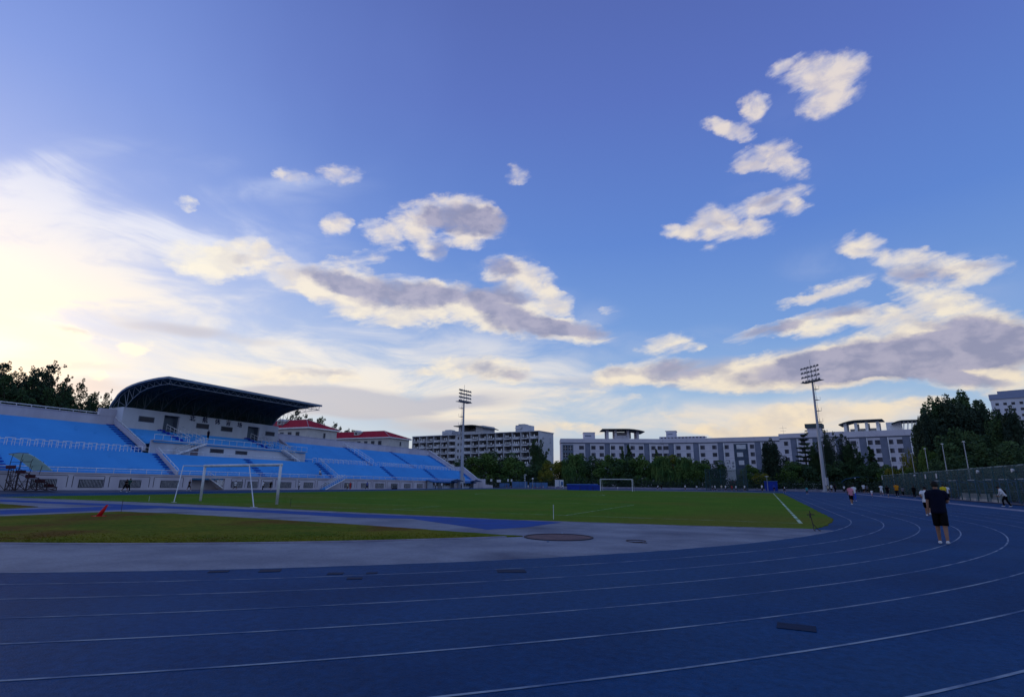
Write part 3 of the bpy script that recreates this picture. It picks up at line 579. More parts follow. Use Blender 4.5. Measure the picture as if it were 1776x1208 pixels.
    for iy,y in enumerate(ys):
        tr=tg if 0<iy<11 else te
        for a,c in zip(top,top[1:]): tr.beam((a[0],y,a[1]-.22),(c[0],y,c[1]-.22),.05,5)
        for a,c in zip(low,low[1:]): tr.beam((a[0],y,a[1]),(c[0],y,c[1]),.05,5)
        for k,a in enumerate(low):
            tr.beam((a[0],y,a[1]),(top[k][0],y,top[k][1]-.2),.028,4)
            if k+1<len(low): tr.beam((a[0],y,a[1]),(top[k+1][0],y,top[k+1][1]-.2),.028,4)
        tr.beam((-15.6,y,13.1),(-16.7,y,15.6),.04,4); tr.beam((-15.6,y,13.1),(-18.2,y,14.2),.03,4); tr.beam((-15.6,y,13.0),(-15.6,y,16.0),.05,5)
        tr.beam((-17.8,y,13.1),(-17.8,y,14.6),.05,4)
    tr=te
    for x,zt,zb in((-5.55,17.0,16.2),(-5.56,17.01,16.19)):
        tr.beam((x,21.4,zt),(x,54.8,zt),.05,5); tr.beam((x,21.4,zb),(x,54.8,zb),.05,5)
        n=44
        for k in range(n):
            y=21.4+(54.8-21.4)*k/n; y2=21.4+(54.8-21.4)*(k+1)/n
            tr.beam((x,y,zb if k%2 else zt),(x,y2,zt if k%2 else zb),.024,4)
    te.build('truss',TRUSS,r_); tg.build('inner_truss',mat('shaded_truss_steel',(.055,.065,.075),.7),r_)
    return st
make_stand()
def person_free(): pass
# ---- red roofed houses behind the stand
RED=mat('red_roof_tile',(.30,.006,.022),.8,(.21,.005,.018),.8,4,bump=.4,bscale=4)
HW=mat('cream_house_wall',(.42,.42,.43),.85,(.33,.33,.35),.3,5,col3=(.22,.23,.25),scale3=.3,lo3=.6,hi3=.9)
def red_house(x1,y0,L,dep,ze,zr,label,wins=True):
    h=empty('house',(x1,y0,0),label=label,cat='house',group='red roofed houses behind the grandstand')
    b=MB(); b.box(-L,0,0,dep,0,ze); b.build('wall',HW,h)
    b=MB(); e=.7; b.box(-L-e,e,-e,dep+e,ze,ze+.35); b.build('cornice',RAIL,h)
    b=MB(); d=dep/2; z0=ze+.35; z1=zr+.35
    b.add([(-L-e,-e,z0),(e,-e,z0),(e,dep+e,z0),(-L-e,dep+e,z0),(-L+d,d,z1),(-d*1.15,d,z1)],[(0,1,5,4),(1,2,5),(2,3,4,5),(3,0,4),(3,2,1,0)])
    rf=b.build('roof',RED,h)
    q=MB()
    q.beam((e,-e,z0+.06),(-d*1.15,d,z1+.06),.10,4); q.beam((-d*1.15,d,z1+.06),(-L+d,d,z1+.06),.10,4); q.beam((e,dep+e,z0+.06),(-d*1.15,d,z1+.06),.10,4)
    q.build('ridge',mat('pale_ridge',(.30,.20,.24),.8),rf)
    for x in(-5.5-(L*.18),-5.5-L*.55):
        q=MB(); y=d*.45; z=z0+(z1-z0)*(y+e)/(d+e)
        q.box(x-.9,x+.9,y-1.0,y+1.2,z-.3,z+.85); q.add([(x-1.2,y-1.2,z+.75),(x+1.2,y-1.2,z+.75),(x+1.2,y+1.6,z+.95),(x-1.2,y+1.6,z+.95),(x,y-1.2,z+1.5),(x,y+1.6,z+1.6)],[(0,1,4),(1,2,5,4),(2,3,5),(3,0,4,5)]); dm=q.build('dormer',HW,rf)
        q=MB(); q.box(x-.45,x+.45,y-1.03,y-.99,z,z+.6); q.build('window',DARKG,dm)
    for fl in range(1,5):
        z=ze-3.3*fl+.9
        if z<2: break
        k=-3.2
        while k>-L+2:
            f=MB(); f.box(k-1.5,k,-.05,0,z,z+1.5); w=f.build('window',GREYW,h); q=MB(); q.box(k-1.38,k-.12,-.065,-.05,z+.12,z+1.38); q.build('pane',DARKG,w)
            if fl<3:
                q=MB(); q.box(k-1.9,k+.4,-1.1,-.02,z-.95,z-.1); q.build('balcony',HW,h)
            k-=3.1
        f=MB(); f.box(0,.05,dep*.52,dep*.52+.9,z,z+1.5); w=f.build('window',GREYW,h); q=MB(); q.box(.05,.065,dep*.52+.1,dep*.52+.8,z+.1,z+1.4); q.build('pane',DARKG,w)
        q=MB(); q.box(.02,.4,dep*.52+.1,dep*.52+.8,z-.9,z-.35); q.build('air_conditioner',WALL,h)
    return h
red_house(-90,87.2,44,12,16.4,19.4,'cream house with red hipped roof just right of the grandstand canopy')
red_house(-90,125.8,60,12.2,16.5,19.3,'cream house with long red hipped roof behind the end of the upper seating')
# ---- apartment block with balconies
APW=mat('apartment_wall',(.39,.41,.47),.85,(.32,.34,.39),.15,5,col3=(.13,.14,.18),scale3=.4,lo3=.55,hi3=.8)
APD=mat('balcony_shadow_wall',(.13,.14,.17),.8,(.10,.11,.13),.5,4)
BALM=mat('balcony_panel',(.44,.46,.52),.8,(.33,.35,.40),.6,4)
DKROOF=mat('dark_canopy',(.035,.055,.062),.7,(.05,.07,.08),.5)
def frame(p0,p1):
    a=Vector((*p0,0));c=Vector((*p1,0)); d=c-a; return a,math.atan2(d.y,d.x),d.length
def canopy(b,x0,x1,y0,y1,z,rise,over=1.4,n=8,left=True):
    # barrel canopy whose long edge curls down at one side
    P=[]
    for k in range(n+1):
        t=k/n; x=x0-over+(x1-x0+2*over)*t; u=(t if left else 1-t)
        zz=z+rise*(1-max(0,(u-.55)/.45)**2) -.12*(1-u)*rise
        P.append((x,zz))
    vs=[(x,y0-over,zz) for x,zz in P]+[(x,y1+over,zz) for x,zz in P]+[(x,y0-over,zz-.35) for x,zz in P]+[(x,y1+over,zz-.35) for x,zz in P]
    m_=n+1; fs=[]
    for k in range(n): fs+=[(k,k+1,m_+k+1,m_+k),(2*m_+k,3*m_+k,3*m_+k+1,2*m_+k+1),(k,2*m_+k,2*m_+k+1,k+1),(m_+k,m_+k+1,3*m_+k+1,3*m_+k)]
    fs+=[(0,m_,3*m_,2*m_),(n,2*m_+n,3*m_+n,m_+n)]
    b.add(vs,fs)
def apartments():
    a,rz,Ln=frame((-136.7,208.7),(-61.9,198.6))
    H=24.2; fh=3.05
    ap=empty('apartment_block',(a.x,a.y,0),rz,label='grey apartment block with rows of balconies left of the gap, behind the trees',cat='building')
    b=MB(); b.box(0,Ln,2.0,14,0,H); b.box(Ln-.3,Ln,0,2,0,H); b.box(0,.3,0,2,0,H); b.box(-.3,Ln+.3,-.5,14.2,H,H+.35); b.build('wall',APW,ap)
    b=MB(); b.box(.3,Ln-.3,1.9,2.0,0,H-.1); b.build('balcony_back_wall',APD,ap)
    nb=16; w=Ln/nb
    sl=MB(); pr=MB()
    for f in range(8):
        z=H-fh*(f+1)
        if z<0: break
        sl.box(.3,Ln-.3,.5,1.9,z-.12,z+.06)
    sl.build('floor_slab',BALM,ap)
    for f in range(5):
        z=H-fh*(f+1)
        for k in range(nb):
            x=k*w
            if 5<=k<=7 :
                if f<5 and k!=6:
                    q=MB(); q.box(x+.3,x+w-.3,-.1,.1,z-.1,z+1.15); q.build('balcony',BALM,ap)
                continue
            q=MB(); q.box(x+.5,x+w-.6,-.55,-.45,z-.15,z+.35+.5*(k%2)); q.box(x+.4,x+.55,-.5,1.5,z-.15,z+1.0); q.box(x+w-1.1,x+w-.5,-.55,1.5,z-.15,z+1.05); q.box(x+.5,x+w-.6,-.5,.5,z-.15,z); bo=q.build('balcony',BALM,ap)
            q=MB()
            for j in range(5): q.box(x+.7+j*.62,x+.76+j*.62,-.52,-.48,z,z+1.0)
            q.box(x+.5,x+w-.6,-.54,-.46,z+.98,z+1.04)
            for j in range(3):
                if random.random()<.5: q.box(x+.8+j*1.1,x+1.3+j*1.1,.2,.3,z+.9,z+1.9)
            q.build('balcony_rail',RAIL,bo)
    for k in range(nb+1):
        x=k*w; pr.box(x-.16,x+.16,-.3,1.9,0,H-.1)
    pr.build('party_wall',APW,ap)
    for k in range(nb):
        for f in range(5):
            b=MB(); x=(k+.5)*w; z=H-fh*(f+1)
            b.box(x-1.75,x+1.75,1.84,1.9,z+.5,z+2.3); b.build('window',DARKG,ap)
    # stair bay, flush with windows
    b=MB(); b.box(6*w,7*w,-.1,1.9,0,H); b.build('stair_bay',APW,ap)
    for f in range(5):
        for dx in(1.2,3.2):
            q=MB(); z=H-fh*(f+1)+.8; q.box(6*w+dx,6*w+dx+.9,-.16,-.1,z,z+1.3); q.build('window',DARKG,ap)
    # roof huts and curved canopy
    for x,wd,h in((.225*Ln,6.5,2.7),(.81*Ln,6.2,3.6)):
        b=MB(); b.box(x,x+wd,3,10,H+.35,H+h); b.box(x+1,x+wd-2,4,8,H+h,H+h+.6); hu=b.build('roof_hut',APW,ap)
        q=MB(); q.box(x-.1,x+wd*.5,2.7,3,H+h*.6,H+h*.7); q.build('ledge',RAIL,hu)
    x0=.385*Ln; x1=x0+15
    b=MB(); b.box(x0,x0+1.6,1,11,H+.35,H+4.2); b.box(x1-4.5,x1-.2,1,11,H+.35,H+4.2); b.box(x0,x1,9,11,H+.35,H+4.0); b.box(x0+1.6,x1-4.5,.8,1.2,H+.35,H+1.6); b.build('roof_pavilion',APW,ap)
    b=MB(); canopy(b,x0,x1,0,11,H+3.0,1.7); b.build('curved_canopy',DKROOF,ap)
apartments()
# far end wing of the same complex (darker, seen through the gap)
def plain_block(p0,p1,dep,H,name,label,cat,m_,rows=3,cols=4,group=None):
    a,rz,Ln=frame(p0,p1); o=empty(name,(a.x,a.y,0),rz,label=label,cat=cat,group=group)
    b=MB(); b.box(0,Ln,0,dep,0,H); b.build('wall',m_,o); b=MB(); b.box(-.2,Ln+.2,-.2,dep+.2,H,H+.4); b.build('cornice',APW,o)
    for r_ in range(rows):
        for c in range(cols):
            x=(c+.5)*Ln/cols; z=H-3.1*(r_+1)+.6
            f=MB(); f.box(x-.75,x+.75,-.04,0,z,z+1.5); w=f.build('window',GREYW,o); q=MB(); q.box(x-.65,x+.65,-.06,-.04,z+.1,z+1.4); q.build('pane',DARKG,w)
    return o

plain_block((-60.5,232),(-50,232),10,19.5,'low_block','small tan walled block seen in the gap between the two long buildings','building',mat('tan_wall',(.30,.24,.23),.85,(.22,.18,.18),.3),3,3)
# ---- the long grey campus building, one complex stepping along the far end
LBW=mat('campus_wall',(.44,.44,.52),.85,(.37,.37,.45),.12,5,col3=(.18,.175,.25),scale3=.35,lo3=.6,hi3=.85)
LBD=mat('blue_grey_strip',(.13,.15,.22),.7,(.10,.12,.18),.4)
lb=empty('campus_building',(-58,216.8,0),label='long grey campus building with blue vertical strips across the far end',cat='building')
def wing(p0,p1,H,strips,wins,par=2.4,rows=4,glass=False,dep=16):
    a,rz,Ln=frame(p0,p1); M=Matrix.Translation(a-Vector((-58,216.8,0)))@Matrix.Rotation(rz,4,'Z')
    def put(b,name,m_,parent=lb):
        o=b.build(name,m_,parent)
        if parent is lb: o.matrix_local=M
        return o
    b=MB(); b.box(0,Ln,0,dep,0,H-par); b.box(-.1,Ln+.1,-.45,dep,H-par+.5,H); b.box(0,Ln,.15,dep,H-par,H-par+.5); put(b,'wall',LBW)
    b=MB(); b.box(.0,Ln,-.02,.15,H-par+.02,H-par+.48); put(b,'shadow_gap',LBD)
    fh=3.35
    for s in strips:
        x=s*Ln; b=MB(); b.box(x-1.25,x+1.25,-.05,0,0,H-par); put(b,'blue_strip',LBD)
        b=MB(); b.box(x+1.25,x+1.55,-.5,0,0,H-par); put(b,'pilaster',RAIL)
    for (s,wd) in wins:
        for r_ in range(rows):
            x=s*Ln; z=H-par-fh*(r_+1)+.75
            f=MB(); f.box(x-wd/2-.08,x+wd/2+.08,-.06,0,z-.08,z+1.7); w=put(f,'window',WINF)
            q=MB(); q.box(x-wd/2,x+wd/2*random.choice((.35,.6,1,1)),-.09,-.06,z,z+1.6); q.build('pane',DARKG,w)
    for f in range(1,5):
        b=MB(); z=H-par-fh*f; b.box(0,Ln,-.025,0,z-.05,z+.03); put(b,'string_course',mat('seam',(.18,.18,.25),.9) if 'seam' not in MATS else MATS['seam'])
    return M,Ln,put
# 973..1155
M,Ln,put=wing((-58,216.8),(-12.6,234.0),22.2,[.265,.455,.645,.835],[(.205,2.2),(.32,1.9),(.40,1.9),(.51,1.9),(.59,1.9),(.70,1.9),(.78,1.9),(.90,1.8),(.96,1.8)])
b=MB(); b.box(.02*Ln,.125*Ln,-.06,0,0,19.4); put(b,'corner_glazing',GREYW)
for r_ in range(5):
    for c in (0,1):
        q=MB(); x=(.027+.05*c)*Ln; z=19.2-3.35*(r_+1)+.9; q.box(x,x+1.9,-.12,-.06,z,z+2.1); w=put(q,'window',DARKG); q2=MB(); q2.box(x+.9,x+1.0,-.16,-.12,z,z+2.1); q2.box(x,x+1.9,-.16,-.12,z+1.0,z+1.1); q2.build('glazing_bar',RAIL,w)
for x,h in((.235,2.6),):
    b=MB(); b.box(x*Ln,x*Ln+5.4,4,11,22.2,22.2+3.2); b.box(x*Ln-.2,x*Ln+5.6,3.8,11.2,25.4,25.6); hu=put(b,'roof_hut',LBW); q=MB(); q.box(x*Ln+.6,x*Ln+3.5,3.96,4,23.6,24.2); q.build('vent',LBD,hu)
x0=.455*Ln; x1=.775*Ln
b=MB()
for x in(x0,x0+(x1-x0)*.25,x0+(x1-x0)*.63,x1-1.2): b.box(x,x+1.1,2,3.1,22.2,26.5); b.box(x,x+1.1,9,10.1,22.2,26.5)
b.box(x0+(x1-x0)*.25,x0+(x1-x0)*.67,2.4,9.5,22.2,24.0); b.box(x0+4,x1-3,8,8.4,23,26.0); put(b,'roof_pavilion',LBW)
b=MB(); canopy(b,x0,x1,1.2,10.5,25.7,1.3,2.2); put(b,'curved_canopy',DKROOF)
# 1155..1235
M,Ln,put=wing((-12.6,233.6),(7.5,235.0),22.2,[.17,.72],[(.05,2.2),(.33,1.8),(.55,1.8),(.86,1.8)])
b=MB(); b.box(.05*Ln,.2*Ln+1.5,5,12,22.2,26.2); b.box(.03*Ln,.2*Ln+1.8,4.8,12.2,26.2,26.4); hu=put(b,'roof_hut',LBW); q=MB(); q.box(.05*Ln+.7,.05*Ln+3,4.95,5,24.6,25.0); q.build('vent',LBD,hu)
b=MB(); b.box(-.1*Ln,.93*Ln,2.5,10,22.2,22.6); b.box(-.1*Ln,.93*Ln,2.4,10,23.1,23.4)
for k in range(14): b.box(-.1*Ln+k*1.6,-.1*Ln+k*1.6+.7,2.5,2.9,22.6,23.1)
put(b,'roof_parapet',LBW)
# 1235..1360 with the glazed bays in the middle
M,Ln,put=wing((7.5,235.0),(36.8,232.9),22.2,[.17,.70],[(.08,1.8),(.26,1.6),(.62,1.6),(.80,1.8),(.93,1.8)])
b=MB(); b.box(.36*Ln,.56*Ln,-.08,0,0,19.4); put(b,'glazed_bay',mat('bay_glass',(.05,.075,.12),.35,(.03,.045,.075),.6,3))
for z,x,wd in((17.0,.40,.13),(13.6,.40,.085),(10.1,.415,.075)):
    b=MB(); b.box(x*Ln,(x+wd)*Ln,-.2,-.08,z,z+1.9); put(b,'white_panel',BALM)
# 1360..1480
M,Ln,put=wing((36.8,232.9),(61.7,227.7),23.1,[.22,.55,.88],[(.10,1.5),(.36,1.5),(.68,1.5)])
x0=.40*Ln; x1=.40*Ln+6.5
b=MB(); b.box(x0+.6,x1-.6,3,8,23.1,25.6); put(b,'roof_pavilion',LBW); b=MB(); b.box(x0,x1,2,9,25.4,27.1); put(b,'flat_canopy',DKROOF)
# 1480..1603
M,Ln,put=wing((61.7,227.7),(83.7,222.2),22.9,[.235,.545,.865],[(.09,1.6),(.34,1.6),(.45,1.6),(.64,1.6),(.77,1.8),(.955,1.7)],par=2.8)
x0=-1.5; x1=11.8
b=MB()
for k in range(4): x=x0+.6+(x1-x0-2.0)*k/3; b.box(x,x+1.0,1.5,2.5,22.9,26.6); b.box(x,x+1.0,8,9,22.9,26.6)
b.box(x0+2,x1-2,8,8.3,23,24.6); b.box(x0,x1,1.4,9.2,22.88,23.05); put(b,'roof_pavilion',RAIL)
b=MB(); canopy(b,x0,x1,1,10,26.1,1.5,1.0,left=False); put(b,'curved_canopy',DKROOF)
x0=13.6; x1=23.5
b=MB(); b.box(x0,x0+5,3,9,22.9,26.2)
b.box(x0,x1,1.4,9.2,22.88,23.05)
for k in range(4): x=x0+5.6+k*1.3; b.beam((x,2,22.9),(x+.5,2,26.2),.25,4)
put(b,'roof_pavilion',RAIL)
b=MB(); canopy(b,x0+3,x1,1,10,25.4,1.2,1.0,left=False); put(b,'curved_canopy',DKROOF)
b=MB(); X=.12*0; b.beam((2,6,0),(2,6,4.5),.05,4); b.beam((.8,6,2.2),(3.2,6,2.2),.05,4); b.beam((.5,6,3.4),(3.5,6,3.4),.05,4)
o=b.build('roof_antenna',TRUSS,label='thin cross barred antenna on the flat roof of the campus building',cat='antenna'); o.location=(37.0,236,23.0)
# distant office tower
tw=empty('office_tower',(158.5,385.5,0),R(-19),label='distant pale office block above the tall trees at the right edge',cat='building')
b=MB(); b.box(0,40,0,20,0,52.8); b.build('wall',mat('tower_wall',(.44,.47,.56),.85,(.36,.39,.47),.1),tw)
b=MB(); b.box(3.8,40,-.6,20,52.8,57.4); b.box(-.4,3.8,-.6,20,52.8,55.8); b.build('crown_storey',mat('tower_crown',(.16,.20,.32),.8),tw)
for r_ in range(5):
    for c in range(10):
        f=MB(); x=2+c*3.6; z=50.5-r_*3.6; f.box(x,x+1.6,-.1,0,z-1.5,z); f.build('window',DARKG,tw)

# ================================================ trees
def leafmat(name,c,c2,sc=.35):
    m_=mat(name,c,.9,c2,sc,4,.4,.62,spec=.15,coords='Object'); return m_
LF={'dark':leafmat('dark_leaves',(0.0204,0.0476,0.0272),(0.0476,0.0884,0.0340)),'mid':leafmat('green_leaves',(0.0360,0.0864,0.0252),(0.0810,0.1350,0.0324)),
    'yel':leafmat('yellowing_leaves',(0.0750,0.1050,0.0180),(0.1650,0.1500,0.0225)),'will':leafmat('willow_leaves',(0.0320,0.0840,0.0280),(0.0800,0.1320,0.0360)),'black':leafmat('shaded_leaves',(0.0160,0.0320,0.0256),(0.0320,0.0544,0.0352))}
BARK=mat('bark',(.035,.03,.028),.95,(.06,.05,.045),2.)
def leaves(b,c,rad,n,s,rnd,drop=0,flat=1.):
    for _ in range(n):
        while True:
            p=Vector((rnd.uniform(-1,1),rnd.uniform(-1,1),rnd.uniform(-1,1)))
            if .12<p.length<1: break
        p=p.normalized()*(p.length**.55)
        q=Vector((c[0]+p.x*rad[0],c[1]+p.y*rad[1],c[2]+p.z*rad[2])); sz=s*rnd.uniform(.55,1.35)
        a=Vector((rnd.gauss(0,1),rnd.gauss(0,1),rnd.gauss(0,.5)*flat)).normalized(); d=a.cross(Vector((rnd.gauss(0,1),rnd.gauss(0,1),rnd.gauss(0,1)))).normalized()
        if drop: d=Vector((rnd.gauss(0,.12),rnd.gauss(0,.12),-1)).normalized(); a=a.cross(d).normalized(); b.add([q-a*sz*.16,q+a*sz*.16,q+a*sz*.08+d*sz*drop,q-a*sz*.08+d*sz*drop],[(0,1,2,3)])
        else: b.add([q-a*sz*.5,q+d*sz*.32,q+a*sz*.5,q-d*sz*.32],[(0,1,2,3)])
def crown(kind,seed,H,W,leaf=.42,dens=1.):
    rnd=random.Random(seed); b=MB(); t=MB(); cl=[]
    if kind=='bushy':
        for k in range(26):
            z=rnd.uniform(.16,.93); rr=(.5*W)*math.sqrt(max(.05,1-((z-.48)/.56)**2)); a=rnd.uniform(0,6.28); q=rnd.uniform(.35,.95)*rr
            s=rnd.uniform(.10,.2)*W; cl.append(((q*math.cos(a),q*math.sin(a),z*H),(s,s,s*.85),int(230*dens)))
        cl.append(((0,0,.5*H),(.33*W,.33*W,.38*H),int(1500*dens)))
        for c,r_,n in cl: leaves(b,c,r_,n,leaf,rnd)
    elif kind=='poplar':
        for k in range(20):
            a=rnd.uniform(0,6.28); q=rnd.uniform(0,.42)*W; top=H*(1-.5*(q/(.5*W))**2)*rnd.uniform(.86,1.0)
            for j in range(6):
                z=top*(.15+.8*j/5.2); s=W*.125*(1.2-.13*j)*rnd.uniform(.75,1.15)
                cl.append(((q*math.cos(a)*(1+.05*j)+rnd.uniform(-.25,.25),q*math.sin(a),z),(s,s,top*.13),int(150*dens)))
        cl.append(((0,0,.42*H),(.38*W,.38*W,.38*H),int(2600*dens)))
        for c,r_,n in cl: leaves(b,c,r_,n,leaf,rnd)
    elif kind=='willow':
        for k in range(28):
            z=rnd.uniform(.45,.95); rr=.5*W*math.sqrt(max(.05,1-((z-.5)/.52)**2)); a=rnd.uniform(0,6.28); q=rnd.uniform(.3,.95)*rr; s=.14*W
            leaves(b,(q*math.cos(a),q*math.sin(a),z*H),(s,s,s*.7),int(60*dens),leaf,rnd)
            leaves(b,(q*math.cos(a)*1.05,q*math.sin(a)*1.05,z*H-.14*H),(s*.8,s*.8,.2*H),int(110*dens),leaf*1.1,rnd,drop=2.6)
        leaves(b,(0,0,.45*H),(.36*W,.36*W,.4*H),int(1300*dens),leaf,rnd)
        leaves(b,(0,0,.22*H),(.42*W,.42*W,.22*H),int(900*dens),leaf,rnd,drop=2.2)
    elif kind=='cedar':
        for j in range(12):
            z=H*(.12+.80*j/11); r_=.5*W*(1.05-.9*(j/11)**1.1)
            for k in range(7):
                a=k*.9+j*2.1+rnd.uniform(-.3,.3); L_=r_*rnd.uniform(.6,1.05); t.beam((0,0,z),(L_*math.cos(a),L_*math.sin(a),z+.03*H),.05,4,.02)
                for q in(.35,.6,.85): leaves(b,(L_*q*math.cos(a),L_*q*math.sin(a),z+.03*H*q),(L_*.22+.15,L_*.22+.15,.10),int(45*dens),leaf*.8,rnd,flat=.3)
        leaves(b,(.12*W,0,H*.99),(.07*W,.1,.05*H),60,leaf*.6,rnd)
    elif kind=='conifer':
        for j in range(14):
            z=H*(.06+.9*j/13); r_=.5*W*(1-.93*j/13)
            leaves(b,(rnd.uniform(-.1,.1),rnd.uniform(-.1,.1),z),(r_,r_,H*.05),int((300-15*j)*dens),leaf*.8,rnd)
    elif kind=='loose':
        for k in range(17):
            a=rnd.uniform(0,6.28); lean=rnd.uniform(.05,.38)*W; top=H*rnd.uniform(.62,1.0)-lean*.3; z0=H*rnd.uniform(.12,.4)
            p=Vector((lean*math.cos(a)*.15,lean*math.sin(a)*.15,z0)); e=Vector((lean*math.cos(a),lean*math.sin(a),top)); t.beam(p,e,.10,4,.02)
            for q in range(8):
                c=p+(e-p)*(.2+.8*q/7)+Vector((rnd.uniform(-.6,.6),rnd.uniform(-.6,.6),0)); s=W*.115*(1.25-.115*q)*rnd.uniform(.7,1.2)
                leaves(b,c,(s,s,s*.9),int(95*dens),leaf*.85,rnd)
                for _ in range(2):
                    g_=c+Vector((rnd.uniform(-1,1)*s*1.6,rnd.uniform(-1,1)*s*1.6,rnd.uniform(0,1)*s*1.6)); t.beam(c,g_,.03,3,.01); leaves(b,g_,(s*.35,s*.35,s*.5),int(16*dens),leaf*.7,rnd)
        leaves(b,(0,0,.36*H),(.42*W,.42*W,.30*H),int(3200*dens),leaf,rnd)
    t.beam((0,0,0),(0,0,H*.55),.028*H*.6,7,.012*H); t.beam((0,0,H*.5),(0,0,H*(.97 if kind in('cedar','conifer') else .8)),.012*H,5,.02)
    if kind in('bushy','poplar','willow'):
        for k in range(6):
            a=rnd.uniform(0,6.28); t.beam((0,0,H*rnd.uniform(.2,.4)),(.3*W*math.cos(a),.3*W*math.sin(a),H*rnd.uniform(.5,.75)),.07,4,.02)
    return b,t
TREES={}
def tree_proto(key,kind,seed,H,W,m_,leaf=.42,dens=1.):
    b,t=crown(kind,seed,H,W,leaf,dens)
    o=empty(key,(0,0,-500)); c=b.build('crown',m_,o,fix=False); u=t.build('trunk',BARK,o,smooth=True); TREES[key]=(o,H,W,[False])
tree_proto('bushy_tree','bushy',1,10,9,LF['mid'],.46); tree_proto('broad_tree','bushy',7,10,11,LF['dark'],.5); tree_proto('yellowing_tree','bushy',3,8,8,LF['yel'],.42)
tree_proto('willow','willow',5,10,9,LF['will'],.5); tree_proto('young_willow','willow',15,10,7,LF['yel'],.34,.42); tree_proto('cedar','cedar',4,14,8,LF['black'],.5,1.); tree_proto('conifer_tree','conifer',6,10,3.6,LF['dark'],.42)
tree_proto('poplar_tree','poplar',8,20,13,LF['dark'],.5,1.3); tree_proto('poplar_stand','poplar',18,20,12,LF['black'],.5,1.3); tree_proto('airy_tree','loose',9,18,12,LF['black'],.33,1.7); tree_proto('leafy_tree','loose',19,15,11,LF['dark'],.34,1.8)
def plant(key,x,y,top,w=1.,label='',group=None,z0=0,cat='tree'):
    o,H,W,used=TREES[key]
    t=o if not used[0] else copy_tree(o); used[0]=True
    k=(top-z0)/H; t.location=(x,y,z0); t.scale=(k*w,k*w,k); t.rotation_euler=(0,0,random.uniform(0,6.28)); t.name=key
    tag(t,label,cat,group); return t
FAR='trees along the far end of the field'
for key,x,y,z,w,lab in [
 ('bushy_tree',-72.24,136.00,8.56,1.1,'round green tree just right of the sloping end wall of the stand'),
 ('broad_tree',-73.99,152.00,10.88,1.1,'dark broad tree behind the left floodlight mast'),
 ('bushy_tree',-63.06,146.00,11.74,1.2,'round green tree below the curved rooftop canopy of the balcony block'),
 ('broad_tree',-61.80,158.00,12.75,1.2,'dark broad tree below the middle of the balcony block'),
 ('bushy_tree',-51.32,148.00,10.27,1.2,'low round green tree before the right half of the balcony block'),
 ('leafy_tree',-50.63,170.00,18.61,.75,'tall loose leafed tree rising before the right end of the balcony block'),
 ('broad_tree',-43.40,146.00,7.55,1.1,'low dark tree under the tall loose leafed tree'),
 ('yellowing_tree',-37.83,150.00,9.23,1.0,'yellow green tree in the gap between the two long buildings'),
 ('yellowing_tree',-38.20,143.00,5.72,1.0,'small bright yellow green tree above the white notice board'),
 ('willow',-28.39,147.00,11.35,.95,'broad weeping willow at the left end of the campus building'),
 ('broad_tree',-23.79,152.00,10.76,1.0,'dark round tree just right of the broad weeping willow'),
 ('bushy_tree',-17.37,149.00,10.74,1.2,'round green tree directly above the blue landing mat'),
 ('conifer_tree',-15.34,160.00,13.82,1.0,'thin spire shaped conifer, left one of the close pair'),
 ('conifer_tree',-13.51,162.00,14.72,1.5,'taller dark conifer, right one of the close pair'),
 ('broad_tree',-11.80,150.00,10.16,1.2,'dark round tree below the close pair of conifers'),
 ('conifer_tree',-3.61,160.00,13.04,1.3,'lone dark conifer poking above the middle of the far tree row'),
 ('bushy_tree',-5.53,149.00,10.42,1.1,'round green tree just left of the lone far conifer'),
 ('willow',0.51,148.00,10.31,1.0,'weeping willow just right of the lone far conifer'),
 ('yellowing_tree',0.75,156.00,10.86,1.0,'yellowish tree top showing behind the far willow'),
 ('willow',6.28,150.00,9.97,1.0,'green willow to the left of the netted throwing cage'),
 ('bushy_tree',10.61,148.00,8.61,1.1,'low green tree to the left of the netted throwing cage'),
 ('broad_tree',15.07,152.00,9.08,1.0,'dark tree directly behind the netted throwing cage'),
 ('bushy_tree',25.04,150.00,7.37,1.2,'low green tree just right of the white panelled sign'),
 ('yellowing_tree',28.37,146.00,4.91,1.1,'small olive tree above the blue storage box'),
 ('poplar_stand',32.34,150.00,15.70,.95,'tall dense dark tree rising above the roof line of the campus building'),
 ('bushy_tree',36.08,148.00,8.26,1.1,'low green tree just right of the tall dense dark tree'),
 ('cedar',41.48,158.00,17.49,1.0,'layered cedar with a bent tip left of the leaning floodlight mast'),
 ('broad_tree',40.09,150.00,8.30,1.2,'low dark tree at the foot of the layered cedar'),
 ('leafy_tree',44.64,156.00,14.64,.7,'narrow loose tree directly behind the leaning floodlight mast'),
 ('airy_tree',47.63,150.00,17.48,.62,'tall airy tree just right of the leaning floodlight mast'),
 ('airy_tree',50.95,152.00,16.55,.66,'wide airy tree reaching the roof of the campus building'),
 ('leafy_tree',53.23,150.00,13.38,.8,'loose dark tree sloping down to the white campus wall'),
 ('broad_tree',47.50,146.00,8.10,1.2,'low dark tree under the wide airy tree'),
 ('conifer_tree',54.07,146.00,10.57,1.5,'small pointed conifer before the right wing of the campus building'),
 ('conifer_tree',57.32,150.00,12.33,1.6,'larger pointed conifer before the right wing of the campus building'),
 ('broad_tree',54.78,144.00,7.52,1.2,'low dark tree under the two pointed conifers'),
 ('bushy_tree',58.31,140.00,6.92,1.1,'low green tree above the arched blue cage'),
 ('yellowing_tree',60.54,136.00,6.07,1.0,'low yellowish bush like tree behind the green fence'),
 ('young_willow',64.84,138.00,11.47,.75,'thin yellow willow before the right end of the campus building'),
 ('young_willow',65.23,132.00,9.98,.7,'second thin yellow willow beside the big dark trees'),
 ('bushy_tree',60.93,128.00,5.72,1.1,'low green tree at the foot of the thin yellow willows'),
 ]:
